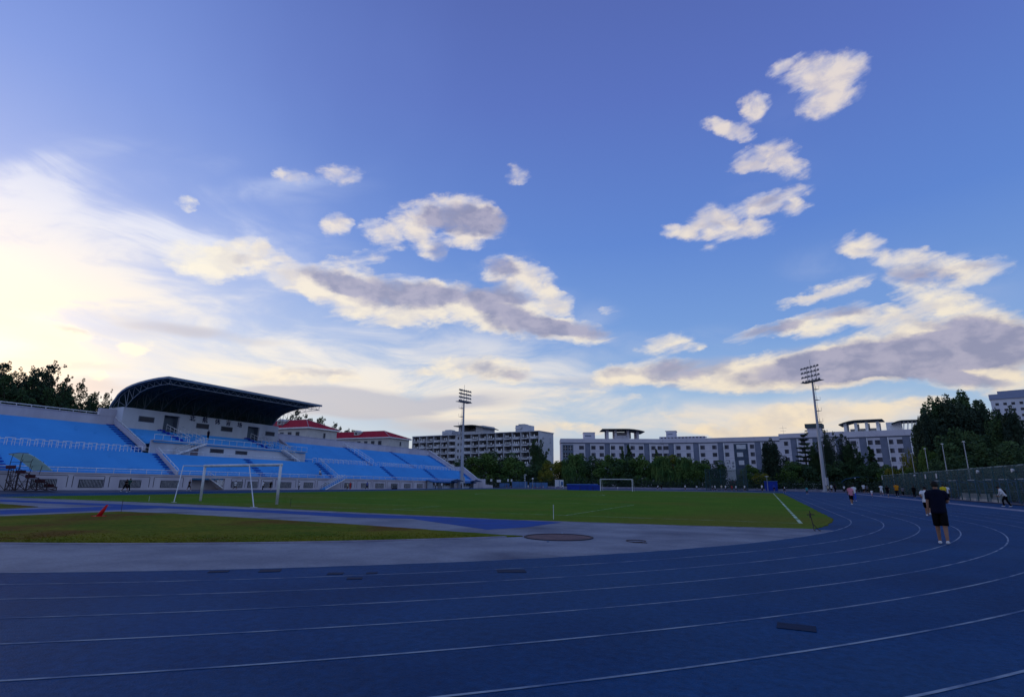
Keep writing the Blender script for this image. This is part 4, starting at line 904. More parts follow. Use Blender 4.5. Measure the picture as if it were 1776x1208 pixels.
    plant(key,x,y,z,w,lab,FAR)
BIG='tall dark trees beyond the green fence'
for key,x,y,z,w,lab in [
 ('poplar_stand',62.30,109.85,18.58,.6,'leftmost and lowest of the tall dark trees on the right'),
 ('poplar_tree',65.69,115.77,21.14,.75,'tall dark tree with a ragged top, left of the highest one'),
 ('broad_tree',70.53,122.34,21.54,.6,'rounded dark crown filling in behind the highest tree'),
 ('broad_tree',74.77,126.45,21.62,.6,'rounded dark crown filling in between the spired trees'),
 ('poplar_stand',66.93,111.94,21.54,.95,'highest tall dark tree behind the green fence on the right'),
 ('poplar_tree',72.31,120.95,22.85,.95,'tall dark tree with several spires right of the highest one'),
 ('poplar_stand',72.26,112.15,20.01,.8,'tall dark tree whose right side falls away beside the office block'),
 ('broad_tree',63.66,99.49,12.41,.7,'dark round tree filling the middle of the tall tree clump'),
 ('broad_tree',66.40,98.53,11.92,1.05,'dark round tree on the right under the tall tree clump'),
 ('bushy_tree',59.91,102.18,9.29,.5,'green round tree at the left foot of the tall tree clump'),
 ('poplar_tree',69.17,93.20,15.17,.75,'bright topped dark tree in front of the distant office block'),
 ('poplar_stand',71.13,91.89,16.17,.8,'dark tree cut by the right edge of the picture'),
 ('broad_tree',64.97,82.52,8.98,1.0,'dark low tree at the right edge above the fence'),
 ('broad_tree',63.71,68.79,7.64,.9,'dark low tree cut by the right edge above the fence'),
 ('broad_tree',60.47,82.69,6.67,1.0,'dark low tree behind the second street lamp'),
 ('broad_tree',58.24,88.26,6.44,.6,'dark low tree behind the lamp posts, left part'),
 ]:
    plant(key,x,y,z,w,lab,BIG)
LT='trees behind the near end of the grandstand'
for key,x,y,z,w,lab in [
 ('leafy_tree',-88.56,17.59,19.62,1.0,'dense leafy tree filling the lower left corner above the parapet'),
 ('leafy_tree',-84.65,21.55,17.94,1.0,'dense leafy tree between the loose ones above the parapet'),
 ('leafy_tree',-85.12,30.12,15.74,.7,'low dense tree just before the stand canopy'),
 ('airy_tree',-96.26,18.50,22.74,1.0,'tall loose tree cut by the left edge behind the grandstand'),
 ('airy_tree',-96.76,22.67,23.40,.95,'tallest loose tree behind the near end of the grandstand'),
 ('airy_tree',-90.54,23.28,21.35,.85,'loose tree with leaning top branches, second from the left edge'),
 ('leafy_tree',-91.71,27.14,20.21,.85,'loose tree lower than its left neighbours behind the stand'),
 ('airy_tree',-91.39,29.48,17.80,.6,'low feathery tree before the dip in the tree line'),
 ('leafy_tree',-93.17,33.06,19.26,.62,'bushy tree with a pointed top left of the canopy'),
 ('leafy_tree',-94.00,37.08,17.46,.55,'smallest tree just left of the stand canopy'),
 ('airy_tree',-135.13,127.13,28.41,.8,'tree top glimpsed between canopy and red roof'),
 ('leafy_tree',-131.18,134.40,26.56,.8,'tree top behind the ridge of the first red roof'),
 ('airy_tree',-121.73,133.18,23.36,.8,'feathery tree top sloping down behind the first red roof'),
 ('leafy_tree',-119.93,139.48,21.85,.8,'low tree top between the two red roofs'),
 ]:
    plant(key,x,y,z,w,lab,LT)
b=MB(); rnd=random.Random(5)
for k in range(15000):
    x=rnd.uniform(-62,62); y=rnd.uniform(138.6,143)+ (0 if abs(x)<45 else -(abs(x)-45)*.5); z=abs(rnd.gauss(0,1.3)); q=Vector((x,y,.1+min(z,3.6))); a=Vector((rnd.gauss(0,1),rnd.gauss(0,1),rnd.gauss(0,1))).normalized()*.24; d=Vector((rnd.gauss(0,1),rnd.gauss(0,1),rnd.gauss(0,1))).normalized()*.2
    b.add([q-a,q+d,q+a,q-d],[(0,1,2,3)])
for k in range(9000):
    y=rnd.uniform(20,140); x=54.5+abs(rnd.gauss(0,2.5)); z=abs(rnd.gauss(0,1.3)); q=Vector((x,y,.1+min(z,3.4))); a=Vector((rnd.gauss(0,1),rnd.gauss(0,1),rnd.gauss(0,1))).normalized()*.22; d=Vector((rnd.gauss(0,1),rnd.gauss(0,1),rnd.gauss(0,1))).normalized()*.2
    b.add([q-a,q+d,q+a,q-d],[(0,1,2,3)])
b.build('undergrowth',LF['black'],label='dark undergrowth and hedging below the trees round the field',kind='stuff',cat='hedge',fix=False)
# ================================================ floodlight masts
POLE=mat('mast_paint',(.30,.32,.38),.6,(.22,.24,.29),.5,4,stretch=(1,1,.3)); LAMP=mat('lamp_housing',(.04,.04,.05),.5); LGLASS=mat('lamp_glass',(.10,.11,.13),.3)
def mast(x,y,H,face,label,r0=.55):
    o=empty('floodlight_mast',(x,y,0),face,label=label,cat='floodlight',group='floodlight masts')
    b=MB(); b.beam((0,0,-.4),(0,0,H*.5),r0,12,r0*.72); b.beam((0,0,H*.5),(0,0,H),r0*.66,12,r0*.36); b.beam((0,0,-.1),(0,0,.35),r0*1.5,12); b.build('pole',POLE,o,smooth=False)
    b=MB(); w=H*.098; hh=H*.13
    for k in range(4): z=H+hh*k/3.1; b.beam((-w,0,z),(w,0,z),.07,4)
    for xx in(-w*.55,0,w*.55): b.beam((xx,-.1,H-.5),(xx,-.1,H+hh+.3),.07,4)
    b.box(-w*1.15,w*1.15,-.9,.9,H-.25,H-.15); b.build('lamp_frame',TRUSS,o)
    for k in range(4):
        for j in range(6):
            xx=-w+2*w*j/5; z=H+hh*k/3.1+.08
            q=MB(); q.loft([((xx,.05,z+.05),(.16,0,0),(0,0,.16)),((xx,.32,z),(.30,0,0),(0,-.05,.28)),((xx,.5,z-.08),(.36,0,0),(0,-.08,.32))],8); l=q.build('lamp',LAMP,o)
            q=MB(); q.loft([((xx,.5,z-.08),(.31,0,0),(0,-.08,.27)),((xx,.53,z-.09),(.30,0,0),(0,-.08,.26))],8); q.build('lamp_glass',LGLASS,l)
    b=MB(); b.beam((0,0,H+hh),(0,0,H+hh+H*.07),.04,4); b.build('lightning_rod',TRUSS,o)
    b=MB(); 
    for xx in(-.22,.22): b.beam((xx,-r0-.25,1.5),(xx,-r0*.4-.3,H-.3),.03,4)
    z=1.6
    while z<H-.4: t=z/H; b.beam((-.22,-r0-.25+t*.6*r0,z),(.22,-r0-.25+t*.6*r0,z),.02,4); z+=.4
    for z in(H*.62,H*.72,H*.82,H*.92): b.box(-.5,.5,-r0-.9,-r0*.3,z,z+.06); b.beam((-.5,-r0-.9,z),(-.5,-r0-.9,z+.9),.03,4); b.beam((.5,-r0-.9,z),(.5,-r0-.9,z+.9),.03,4)
    b.build('ladder',TRUSS,o)
    b=MB(); b.box(-r0-.55,-r0+.05,-.3,.3,H*.055,H*.125); b.build('switch_box',POLE,o)
    return o
mast(43.18,127.55,28.29,R(128),'white floodlight mast leaning in view beside the far right bend',.50)
mast(-47.54,103.04,24.13,R(-100),'slim white floodlight mast before the far end of the grandstand',.5)
# ================================================ goals
GW=mat('goal_white',(.46,.48,.53),.6,(.33,.35,.41),2.)
def near_goal():
    L=Vector((-10.9,-3.85,0));Rr=Vector((-1.55,-5.05,0)); o=empty('football_goal',(-6.2,-4.4,0),label='big white football goal with sloping stays on the near edge of the pitch',cat='goal')
    def P(v): return v-Vector((-6.2,-4.4,0))
    H=2.72
    for nm,p in(('post',L),('post',Rr)): b=MB(); b.beam(P(p),P(p)+Vector((0,0,H)),.10,10); b.build(nm,GW,o,smooth=True)
    b=MB(); b.beam(P(L)+Vector((-.1,0,H)),P(Rr)+Vector((.1,0,H)),.10,10); b.build('crossbar',GW,o,smooth=True)
    for p,q in((L,Vector((-10.2,-6.5,.03))),(Rr,Vector((.65,-8.9,.03)))):
        d=q-p; t=p+Vector((d.x*.0-.9*(p is L),d.y*.45,H-.02)) if p is L else p+Vector((-.55,-2.2,H-.05))
        b=MB(); b.path([P(p)+Vector((0,0,H)),P(t),P(q)],.035,6); b.beam(P(q)+Vector((-.4,.1,0)),P(q)+Vector((.4,-.1,0)),.03,4); b.build('stay',GW,o)
near_goal()
def far_goal():
    o=empty('football_goal',(0,86.5,0),label='small looking white football goal at the far end before the blue mat',cat='goal'); H=2.5
    for x in(-3.5,3.5): b=MB(); b.beam((x,0,0),(x,0,H),.09,8); b.build('post',GW,o); b=MB(); b.path([(x,0,H),(x,1.0,H),(x,2.0,0)],.03,5); b.build('stay',GW,o)
    b=MB(); b.beam((-3.6,0,H),(3.6,0,H),.09,8); b.build('crossbar',GW,o)
far_goal()
# ================================================ small things in the bend
CRED=mat('red_plastic',(.42,.010,.015),.5,(.32,.01,.015),3.)
o=empty('marker_cone',(2.3,-18.7,.03),label='red marker cone standing tilted on the near lawn',cat='cone')
b=MB(); b.loft([((0,0,.02),(.15,-.05,0),(.05,.1,0)),((.12,.04,.22),(.11,-.04,0),(.04,.08,0)),((.30,.10,.50),(.04,-.02,0),(.02,.04,0))],12); b.build('cone_body',CRED,o,smooth=True)
b=MB(); b.obox((0,0,.012),.2,.2,.012,.3); b.build('base',CRED,o)
DK=mat('dark_iron',(.035,.025,.03),.6)
def stake(x,y,h,m_,label,r=.012,z=.03):
    b=MB(); b.beam((0,0,0),(0,0,h),r,6); b.beam((0,0,h),(0,0,h+.02),r*1.6,6); b.beam((0,0,h*.85),(0,0,h*.92),r*1.35,6); q=b.build('stake',m_,label=label,cat='stake',group='thin stakes in the bend'); q.location=(x,y,z)
stake(20.5,-9.6,.62,GW,'thin white stake on the near edge of the pitch',.014)
stake(-.6,-16.0,.55,DK,'thin dark stake behind the red marker cone'); stake(1.3,-6.6,.45,DK,'short dark stake beside the right post of the near goal'); stake(-13.5,-6.2,.35,GW,'tiny white stake left of the near goal')
o=empty('hurdle_stand',(31.1,-10.15,.01),label='small dark iron stand with splayed legs at the corner of the pitch',cat='stand')
b=MB(); b.beam((-.06,.02,.12),(-.14,.02,.70),.016,6); b.beam((-.14,.02,.45),(-.12,.02,.62),.028,6); b.build('upright',DK,o)
b=MB(); b.beam((-.24,.02,.56),(.02,.02,.57),.018,6); b.build('cross_arm',DK,o)
for p in((.12,-.05,0),(-.06,-.12,0)): b=MB(); b.beam((-.08,.02,.25),p,.014,6); b.beam(p,(p[0]+.05,p[1],0.0),.02,6); b.build('leg',DK,o)
o=empty('throwing_circle',(23.5,-17.4,0),label='round reddish throwing circle with a dark rim at the tip of the lawn',cat='circle')
b=MB(); n=48; A=[(1.02*math.cos(k*2*math.pi/n),1.02*math.sin(k*2*math.pi/n),.012) for k in range(n)]; b.poly(A); b.build('disc',mat('red_concrete',(.125,.080,.085),.9,(.080,.055,.065),2.,5,bump=.3),o,fix=False)
b=MB(); A=[];B_=[]
for k in range(n): c,s=math.cos(k*2*math.pi/n),math.sin(k*2*math.pi/n); A+=[(1.02*c,1.02*s,.03)];B_+=[(1.08*c,1.08*s,.03)]
A2=[(p[0],p[1],.0) for p in A];B2=[(p[0],p[1],0) for p in B_]
b.add(A+B_+A2+B2,[(k,n+k,n+(k+1)%n,(k+1)%n) for k in range(n)]+[(2*n+k,k,(k+1)%n,2*n+(k+1)%n) for k in range(n)]+[(n+k,3*n+k,3*n+(k+1)%n,n+(k+1)%n) for k in range(n)]); b.build('rim',mat('dark_rim',(.02,.02,.035),.7),o)
for x,y in((.15,-1.35),(-.35,1.35)): b=MB(); b.obox((x,y,.015),.03,.13,.006,.4); b.build('centre_mark',M_line,o)
b=MB(); P=[(25.9+.27*math.cos(t*.35)*(1+.1*math.sin(t)),-17.4+.30*math.sin(t*.35),.015) for t in range(17)]; b.path(P+[(26.3,-17.75,.012),(25.9,-17.8,.012)],.011,5); b.build('rope',DK,label='dark rope curled on the paving right of the throwing circle',cat='rope')
for (x,y,rz,w,l,lab) in ((29.72,-26.5,-.05,.42,.30,'square dark drain cover set in the track in the right foreground'),(24.95,-24.2,.5,.55,.33,'dark drain cover on the inner lane below the throwing circle'),(22.2,-25.95,.6,.28,.22,'small dark patch on the inner lane, left of its twin'),(22.85,-26.2,.6,.26,.2,'small dark patch on the first lane line'),(22.75,-25.6,.6,.2,.16,'smallest dark patch just inside the first lane line'),(20.9,-26.25,.7,.38,.3,'slanting dark patch beside the paving edge'),(20.15,-26.75,.7,.34,.2,'leftmost dark patch beside the paving edge')):
    b=MB(); b.obox((0,0,0),w*.5,l*.5,.004,rz); q=b.build('drain_cover',mat('drain_rubber',(.003,.016,.050),.8,(.002,.011,.036),6.) if 'drain_rubber' not in MATS else MATS['drain_rubber'],label=lab,cat='drain cover',group='dark covers in the track'); q.location=(x,y,.009)
# ================================================ officials' stand
def judges():
    x,y=-46.6,1.4; o=empty('judges_stand',(x,y,.29),label='dark iron stepped judges stand with red benches and a pale green canopy',cat='stand'); f=MB()
    # seats climb towards -y
    for xx in(-1.0,1.0):
        for j in range(5):
            yy=2.4-1.0*j; zz=.35+.5*j; f.beam((xx,yy,0),(xx,yy,zz),.05,4); f.beam((xx,yy,0),(xx,yy-1.0,zz*.5),.035,4); f.beam((-xx,yy,0),(xx,yy,zz*.8),.03,4)
            if j<4: f.beam((xx,yy,zz),(xx,yy-1.0,zz+.5),.035,4); f.beam((xx,yy-1.0,.0),(xx,yy,.35+.25*j),.025,4)
        f.beam((xx,2.4,.12),(xx,-1.6,.12),.03,4); f.beam((xx,1.4,1.0),(xx,-1.6,1.0),.025,4)
        for yy in(-1.6,-.6): f.beam((xx,yy,2.3),(xx,yy,3.2),.03,4)
        f.beam((xx,-1.6,3.1),(xx,-.6,3.1),.03,4)
    for j in range(5): f.beam((-1,2.4-j,.12),(1,2.4-j,.12),.03,4)
    for k in range(5): f.beam((-1+.5*k,-1.6,0),(-1+.5*k,-1.6,2.35),.03,4); f.beam((-1,-1.6,.5*k),(1,-1.6,.5*k+.1),.025,4)
    f.build('frame',DK,o)
    for j in range(5):
        q=MB(); q.box(-1,1,2.1-1.0*j,2.5-1.0*j,.36+.5*j,.42+.5*j); q.box(-1,1,2.05-1.0*j,2.1-1.0*j,.42+.5*j,.72+.5*j); q.build('bench',mat('red_bench',(.055,.012,.018),.6) if j==0 else MATS['red_bench'],o)
    P=[]
    for k in range(9):
        t=k/8; P.append((-1.5+2.7*t,4.0-1.8*t**1.25))
    c=MB(); vs=[(-2.0,yy,zz) for yy,zz in P]+[(0.3,yy,zz+.08) for yy,zz in P]+[(2.0,yy,zz) for yy,zz in P]; n=9
    fs=[(k,k+1,n+k+1,n+k) for k in range(8)]+[(n+k,n+k+1,2*n+k+1,2*n+k) for k in range(8)]; c.add(vs,fs); vs2=[(a,b_,z-.04) for a,b_,z in vs]; c.add(vs2,[f_[::-1] for f_ in fs])
    c.build('canopy',mat('pale_green_sheet',(.62,.74,.66),.5,(.52,.64,.56),.7,translucent=.6),o,smooth=True,fix=False)
    q=MB()
    for k in(0,2,4,6,8): yy,zz=P[k]; q.path([(-2.02,yy,zz+.02),(.3,yy,zz+.10),(2.02,yy,zz+.02)],.03,4)
    for xx in(-1,1): q.beam((xx,-1.6,3.1),(xx,-1.5,4.0),.03,4); q.beam((xx,-.6,3.1),(xx,-.4,3.75),.03,4); q.beam((xx,.4,1.8),(xx,.6,3.2),.03,4)
    q.build('canopy_frame',DK,o)
judges()
# ================================================ kiosks at the far end of the stand
BLA=mat('blue_awning',(.03,.11,.30),.6,(.02,.08,.22),1.); KW=mat('kiosk_panel',(.28,.33,.42),.7,(.2,.24,.32),1.)
COLR=[mat('goods_%s'%n,c,.6) for n,c in(('red',(.25,.03,.03)),('white',(.45,.45,.45)),('brown',(.10,.06,.05)),('green',(.04,.12,.07)),('navy',(.02,.03,.10)))]
def kiosk(y0,L,label):
    z=sagz(y0+L/2)+.02
    o=empty('kiosk',(-48.3,y0,z),label=label,cat='kiosk',group='kiosks before the end of the grandstand')
    b=MB(); b.box(-1.3,-1.2,0,L,0,2.0); b.box(-1.3,.4,-.05,.05,0,2.0); b.box(-1.3,.4,L-.05,L+.05,0,2.0); b.box(-.2,.4,.3,L*.6,0,.85); b.build('cabin',KW,o)
    b=MB(); b.add([(-1.5,-.4,2.35),(-1.5,L+.4,2.35),(1.1,L+.4,1.95),(1.1,-.4,1.95),(-1.5,-.4,2.25),(-1.5,L+.4,2.25),(1.1,L+.4,1.65),(1.1,-.4,1.65)],[(0,1,2,3),(7,6,5,4),(3,2,6,7),(0,3,7,4),(1,5,6,2)]); b.build('awning',BLA,o)
    rn=random.Random(int(y0)); 
    sh=MB()
    for k in range(4): sh.box(-1.18,-.85,.2,L-.2,.2+.45*k,.24+.45*k)
    s_=sh.build('shelf',RAIL,o)
    for k in range(4):
        y=.3
        while y<L-.5:
            w=rn.uniform(.15,.45); q=MB(); q.box(-1.1,-.88,y,y+w*.9,.245+.45*k,.245+.45*k+rn.uniform(.15,.36)); q.build('goods',rn.choice(COLR),s_); y+=w+.04
    for yy in(.1,L*.5,L-.1): b=MB(); b.beam((1.0,yy,0),(1.0,yy,1.9),.03,5); b.build('post',RAIL,o)
kiosk(88.8,3.9,'open kiosk with dark shelves, first of the row below the end of the stand'); kiosk(93.5,6.2,'long blue awninged kiosk left of the slim floodlight mast'); kiosk(104.8,6.0,'blue awninged kiosk right of the slim floodlight mast')
def umbrella(x,y,label):
    o=empty('parasol',(x,y,sagz(y)+.0),label=label,cat='umbrella',group='parasols beside the kiosks'); b=MB(); n=8; vs=[(0,0,2.75)]+[(1.75*math.cos(k*math.pi/4),1.75*math.sin(k*math.pi/4),2.25) for k in range(8)]+[(1.75*math.cos(k*math.pi/4),1.75*math.sin(k*math.pi/4),2.1) for k in range(8)]
    b.add(vs,[(0,1+k,1+(k+1)%8) for k in range(8)]+[(1+k,9+k,9+(k+1)%8,1+(k+1)%8) for k in range(8)]); b.build('canopy',mat('navy_parasol',(.015,.03,.07),.7) if 'navy_parasol' not in MATS else MATS['navy_parasol'],o)
    b=MB(); b.beam((0,0,0),(0,0,2.8),.035,6); b.build('pole',RAIL,o)
umbrella(-46.2,98.2,'dark navy parasol left of the slim floodlight mast'); umbrella(-46.4,109.5,'dark navy parasol right of the slim floodlight mast')
o=empty('rubbish_cart',(-48.4,73.2,sagz(73)),label='dark grey wheeled rubbish cart parked against the grandstand wall',cat='cart'); b=MB(); b.loft([((0,0,.3),(.5,0,0),(0,.65,0)),((0,0,1.0),(.65,0,0),(0,.85,0))],4); b.build('bin',mat('cart_grey',(.06,.07,.09),.6),o); 
for yy in(-.5,.5): b=MB(); b.beam((.35,yy,.18),(-.35,yy,.18),.18,10); b.build('wheel',DK,o)
b=MB(); b.beam((0,.8,.9),(0,1.2,1.1),.03,4); b.build('handle',DK,o)
# ================================================ far end furniture
def box_thing(name,label,cat,loc,parts,rz=0,group=None):
    o=empty(name,loc,rz,label=label,cat=cat,group=group)
    for nm,m_,fn in parts: b=MB(); fn(b); b.build(nm,m_,o)
    return o
MB1=mat('mat_cover_blue',(.012,.035,.28),.6,(.010,.028,.20),.7); MB2=mat('mat_top_blue',(.05,.12,.42),.6)
o=empty('landing_mat',(-9.6,94,0),R(-12),label='big bright blue covered landing mat left of the far goal',cat='mat')
b=MB(); b.box(-3.6,3.6,-1.6,1.6,0,1.25); b.build('cover',MB1,o); b=MB(); b.box(-3.66,2.9,-1.66,1.66,1.25,1.42); b.build('lid',MB2,o)
b=MB()
for xx in(-3.3,0,3.3): b.beam((xx,-1.75,0),(xx,-1.75,1.1),.03,4)
b.build('strap',DK,o)
wall=MB(); wall.box(-60,62,137.2,137.5,-.3,.55); wall.build('boundary_wall',M_kerb,label='low grey boundary wall along the far end of the field',cat='wall')
BP=mat('blue_fence_panel',(.06,.13,.28),.7,(.04,.09,.2),1.)
def panel_fence(p0,p1,h,label,m_=BP):
    a,rz,L_=frame(p0,p1); o=empty('panel_fence',(a.x,a.y,0),rz,label=label,cat='fence',group='panel fences at the far end'); n=max(1,round(L_/2.2))
    for k in range(n): b=MB(); b.box(k*L_/n+.04,(k+1)*L_/n-.04,-.03,.03,.12,h); b.build('panel',m_,o)
    b=MB(); 
    for k in range(n+1): b.beam((k*L_/n,0,-.2),(k*L_/n,0,h+.1),.05,4)
    b.build('posts',DK,o)
panel_fence((-42.55,126.14),(-38.12,128.14),1.9,'blue panel fence left of the slim signal post at the far end')
panel_fence((-38.40,130.21),(-33.09,132.61),1.7,'blue panel fence right of the slim signal post at the far end')
panel_fence((-47.87,128.13),(-44.86,129.49),1.4,'dull blue panel fence near the end of the grandstand')
WP=mat('white_board',(.45,.47,.52),.7,(.36,.38,.43),2.)
o=empty('notice_board',(-27.78,128.42,0),R(24),label='pale blue and white notice board standing left of the weeping willow',cat='board')
for xx in(-1.25,1.25): b=MB(); b.beam((xx,0,0),(xx,0,2.5),.05,5); b.build('post',RAIL,o)
b=MB(); b.box(-1.3,1.3,-.04,.04,.5,2.55); b.build('panel',WP,o); b=MB(); b.box(-.1,.1,-.06,-.04,.6,2.4); b.box(.5,1.2,-.06,-.04,.9,2.0); b.build('blue_print',BP,o)
o=empty('info_boards',(-47.34,126.17,0),R(24),label='row of small pale notice boards by the end steps of the grandstand',cat='board')
for k,(x,w,z) in enumerate(((-2.2,.6,1.9),(.2,1.3,1.7),(3.1,.5,1.9),(4.2,.5,1.9))):
    b=MB(); b.box(x-w/2,x+w/2,-.03,.03,z,z+.75); q=b.build('board',WP,o); b=MB(); b.beam((x,0,0),(x,0,z),.04,4); b.build('post',DK,q)
def lamp_post(x,y,h,label,ball=False,arm=0,group='lamp posts round the field',cat='lamp',rz=0):
    o=empty('lamp_post',(x,y,0),rz,label=label,cat=cat,group=group); b=MB(); b.beam((0,0,-.1),(0,0,h),.09,8,.05); b.build('pole',POLE,o,smooth=False)
    b=MB()
    if ball: b.loft([((0,0,h),(.05,0,0),(0,.05,0)),((0,0,h+.12),(.24,0,0),(0,.24,0)),((0,0,h+.3),(.3,0,0),(0,.3,0)),((0,0,h+.5),(.22,0,0),(0,.22,0)),((0,0,h+.58),(.05,0,0),(0,.05,0))],10)
    else: b.loft([((-.45,0,h+.02),(0,.10,0),(0,0,.05)),((0,0,h+.05),(0,.16,0),(0,0,.08)),((.45,0,h+.02),(0,.10,0),(0,0,.05))],8)
    b.build('lamp_head',mat('opal_lamp',(.55,.56,.58),.4) if 'opal_lamp' not in MATS else MATS['opal_lamp'],o,smooth=True)
    if arm: b=MB(); b.beam((-arm,0,h-.3),(arm,0,h-.3),.03,4); b.build('arm',POLE,o)
    return o
lamp_post(-36.65,128.81,2.5,'low lamp with a round white head near the blue far fence',True)
lamp_post(-2.58,146.39,2.3,'low lamp with a round white head between far goal and throwing cage',True)
lamp_post(-5.89,144.89,3.2,'thin white post just right of the far goal',False)
o=lamp_post(-36.45,122.31,3.9,'slim signal post with small lamps left of the round headed lamp',False,cat='signal post'); 
for z in(2.2,2.8,3.3): b=MB(); b.box(-.35,-.1,-.1,.1,z,z+.22); b.build('signal_lamp',RAIL,o)
lamp_post(30.03,130.39,3.74,'white post with a lamp before the blue storage box',False)
# netted throwing cage
NET=bpy.data.materials.new('dark_green_net'); NET.use_nodes=True
def netmat(m_,col,a):
    nt=m_.node_tree; p=nt.nodes['Principled BSDF']; p.inputs['Base Color'].default_value=(*col,1); p.inputs['Roughness'].default_value=.8; p.inputs['Alpha'].default_value=a; MATS[m_.name]=m_
netmat(NET,(.006,.028,.035),.45)
NET2=bpy.data.materials.new('fence_mesh'); NET2.use_nodes=True; netmat(NET2,(.005,.040,.055),.44)
GP=mat('green_post',(.012,.05,.065),.6)
def cage():
    x,y=20.23,125.96; o=empty('throwing_cage',(x,y,0),R(-10),label='tall dark green netted throwing cage beyond the pitch',cat='cage'); P=[(-4.9,-2.2),(-4.9,2.0),(-2.6,4.4),(1.6,4.4),(4.7,2.2),(4.7,-2.2)]; H=5.6
    for p in P: b=MB(); b.beam((*p,0),(*p,H),.07,6); b.build('post',GP,o)
    b=MB()
    for a,c in zip(P,P[1:]): b.add([(*a,.05),(*c,.05),(*c,H),(*a,H)],[(0,1,2,3)])
    b.build('net',NET,o,fix=False)
    b=MB()
    for z in(H,H*.5): b.path([(*p,z) for p in P],.035,4)
    b.build('rail',GP,o)
cage()
# white panelled sign column behind the cage
x,y=0,0
o=empty('sign_column',(20.84,142.70,0),R(24),label='white panelled sign column rising behind the netted throwing cage',cat='sign')
b=MB(); b.box(-1.1,1.1,-.4,.4,2.7,5.3); b.build('lower_panel',WP,o); b=MB(); b.box(-1.2,1.1,-.45,.45,5.45,6.1); b.build('middle_panel',WP,o)
b=MB(); b.box(-1.0,1.0,-.3,.3,0,2.7); b.build('brick_base',mat('red_brown_base',(.10,.06,.07),.8),o)
for x0,x1 in((-1.5,-.6),(-.1,1.1)):
    b=MB(); b.box(x0,x1,-.4,-.3,6.25,8.4); q=b.build('upper_panel',WP,o); b=MB()
    rr=random.Random(int(x0*10)); xc=(x0+x1)/2
    for zz in(6.85,7.8):
        b.box(x0+.15,x1-.15,-.43,-.40,zz,zz+.09); b.box(xc-.05,xc+.05,-.432,-.40,zz-.35,zz+.35); b.box(x0+.25,x1-.25,-.43,-.40,zz-.28,zz-.2); b.box(x0+.22,x0+.3,-.43,-.4,zz-.3,zz-.05)
    b.build('character_strokes',LETM,q)
b=MB(); b.box(-1.05,-1.0,-.2,.2,0,8.4); b.box(.2,.3,-.2,.2,6,8.4); b.build('frame',TRUSS,o)
o=empty('storage_box',(30.92,137.37,0),R(20),label='dark blue storage box at the far end right of the throwing cage',cat='box'); b=MB(); b.box(-1.4,1.4,-1,1,0,2.55); b.build('body',MB1,o); b=MB(); b.box(-1.5,1.5,-1.1,1.1,2.55,2.68); b.build('lid',BP,o)
o=empty('crowd_barrier',(36.18,144.14,0),R(-5),label='long thin white railing at the far right end of the track',cat='railing'); b=MB(); b.beam((0,0,1.95),(12,3,1.95),.04,4); b.build('top_rail',RAIL,o)
b=MB()
for k in range(6): b.beam((k*2.4,k*.6,0),(k*2.4,k*.6,1.95),.04,4)
b.build('posts',DK,o)
for px_,(x,y) in enumerate(((46.86,146.76),(49.41,145.72))):
    o=empty('gazebo',(x,y,0),R(10),label=('dark blue pop up gazebo behind the people at the far bend','second dark blue gazebo closest to the arched cage')[px_],cat='gazebo',group='gazebos at the far bend')
    b=MB(); b.add([(-1.6,-1.6,2.1),(1.6,-1.6,2.1),(1.6,1.6,2.1),(-1.6,1.6,2.1),(0,0,2.9),(-1.6,-1.6,1.85),(1.6,-1.6,1.85),(1.6,1.6,1.85),(-1.6,1.6,1.85)],[(0,1,4),(1,2,4),(2,3,4),(3,0,4),(0,5,6,1),(1,6,7,2),(2,7,8,3),(3,8,5,0)]); b.build('canopy',MB1,o)
    for sx in(-1.5,1.5):
        for sy in(-1.5,1.5): b=MB(); b.beam((sx,sy,0),(sx,sy,2),.03,4); b.build('leg',POLE,o)
# ================================================ green fence on the right
FX=52.0; FH=3.72
fe=empty('mesh_fence',(FX,0,0),label='long dark green mesh sports fence with a pale top rail along the right side',cat='fence')
ys=[24+3.0*k for k in range(28)]
for y in ys: b=MB(); b.beam((0,y,0),(0,y,FH),.05,6); b.build('post',GP,fe)
b=MB(); b.add([(0,ys[0],.3),(0,ys[-1],.3),(0,ys[-1],FH),(0,ys[0],FH)],[(0,1,2,3)]); b.build('mesh_panel',NET2,fe,fix=False)
TR=mat('pale_top_rail',(.16,.22,.25),.6,(.02,.05,.06),1.2,3,.45,.55)
b=MB(); b.beam((0,ys[0],FH),(0,ys[-1],FH),.05,5); b.build('top_rail',TR,fe); b=MB(); b.beam((.02,ys[0],FH-.55),(.02,ys[-1],FH-.55),.025,4); b.beam((.02,ys[0],1.2),(.02,ys[-1],1.2),.025,4); b.build('middle_rail',TR,fe)
f2=empty('mesh_fence',(FX+4,0,0),label='second taller mesh fence standing behind the long dark green one',cat='fence')
b=MB(); b.add([(0,20,.2),(0,110,.2),(0,110,4.0),(0,20,4.0)],[(0,1,2,3)]); b.build('mesh_panel',NET2,f2,fix=False); b=MB(); b.beam((0,20,4.0),(0,110,4.0),.045,4); b.build('top_rail',TR,f2); 
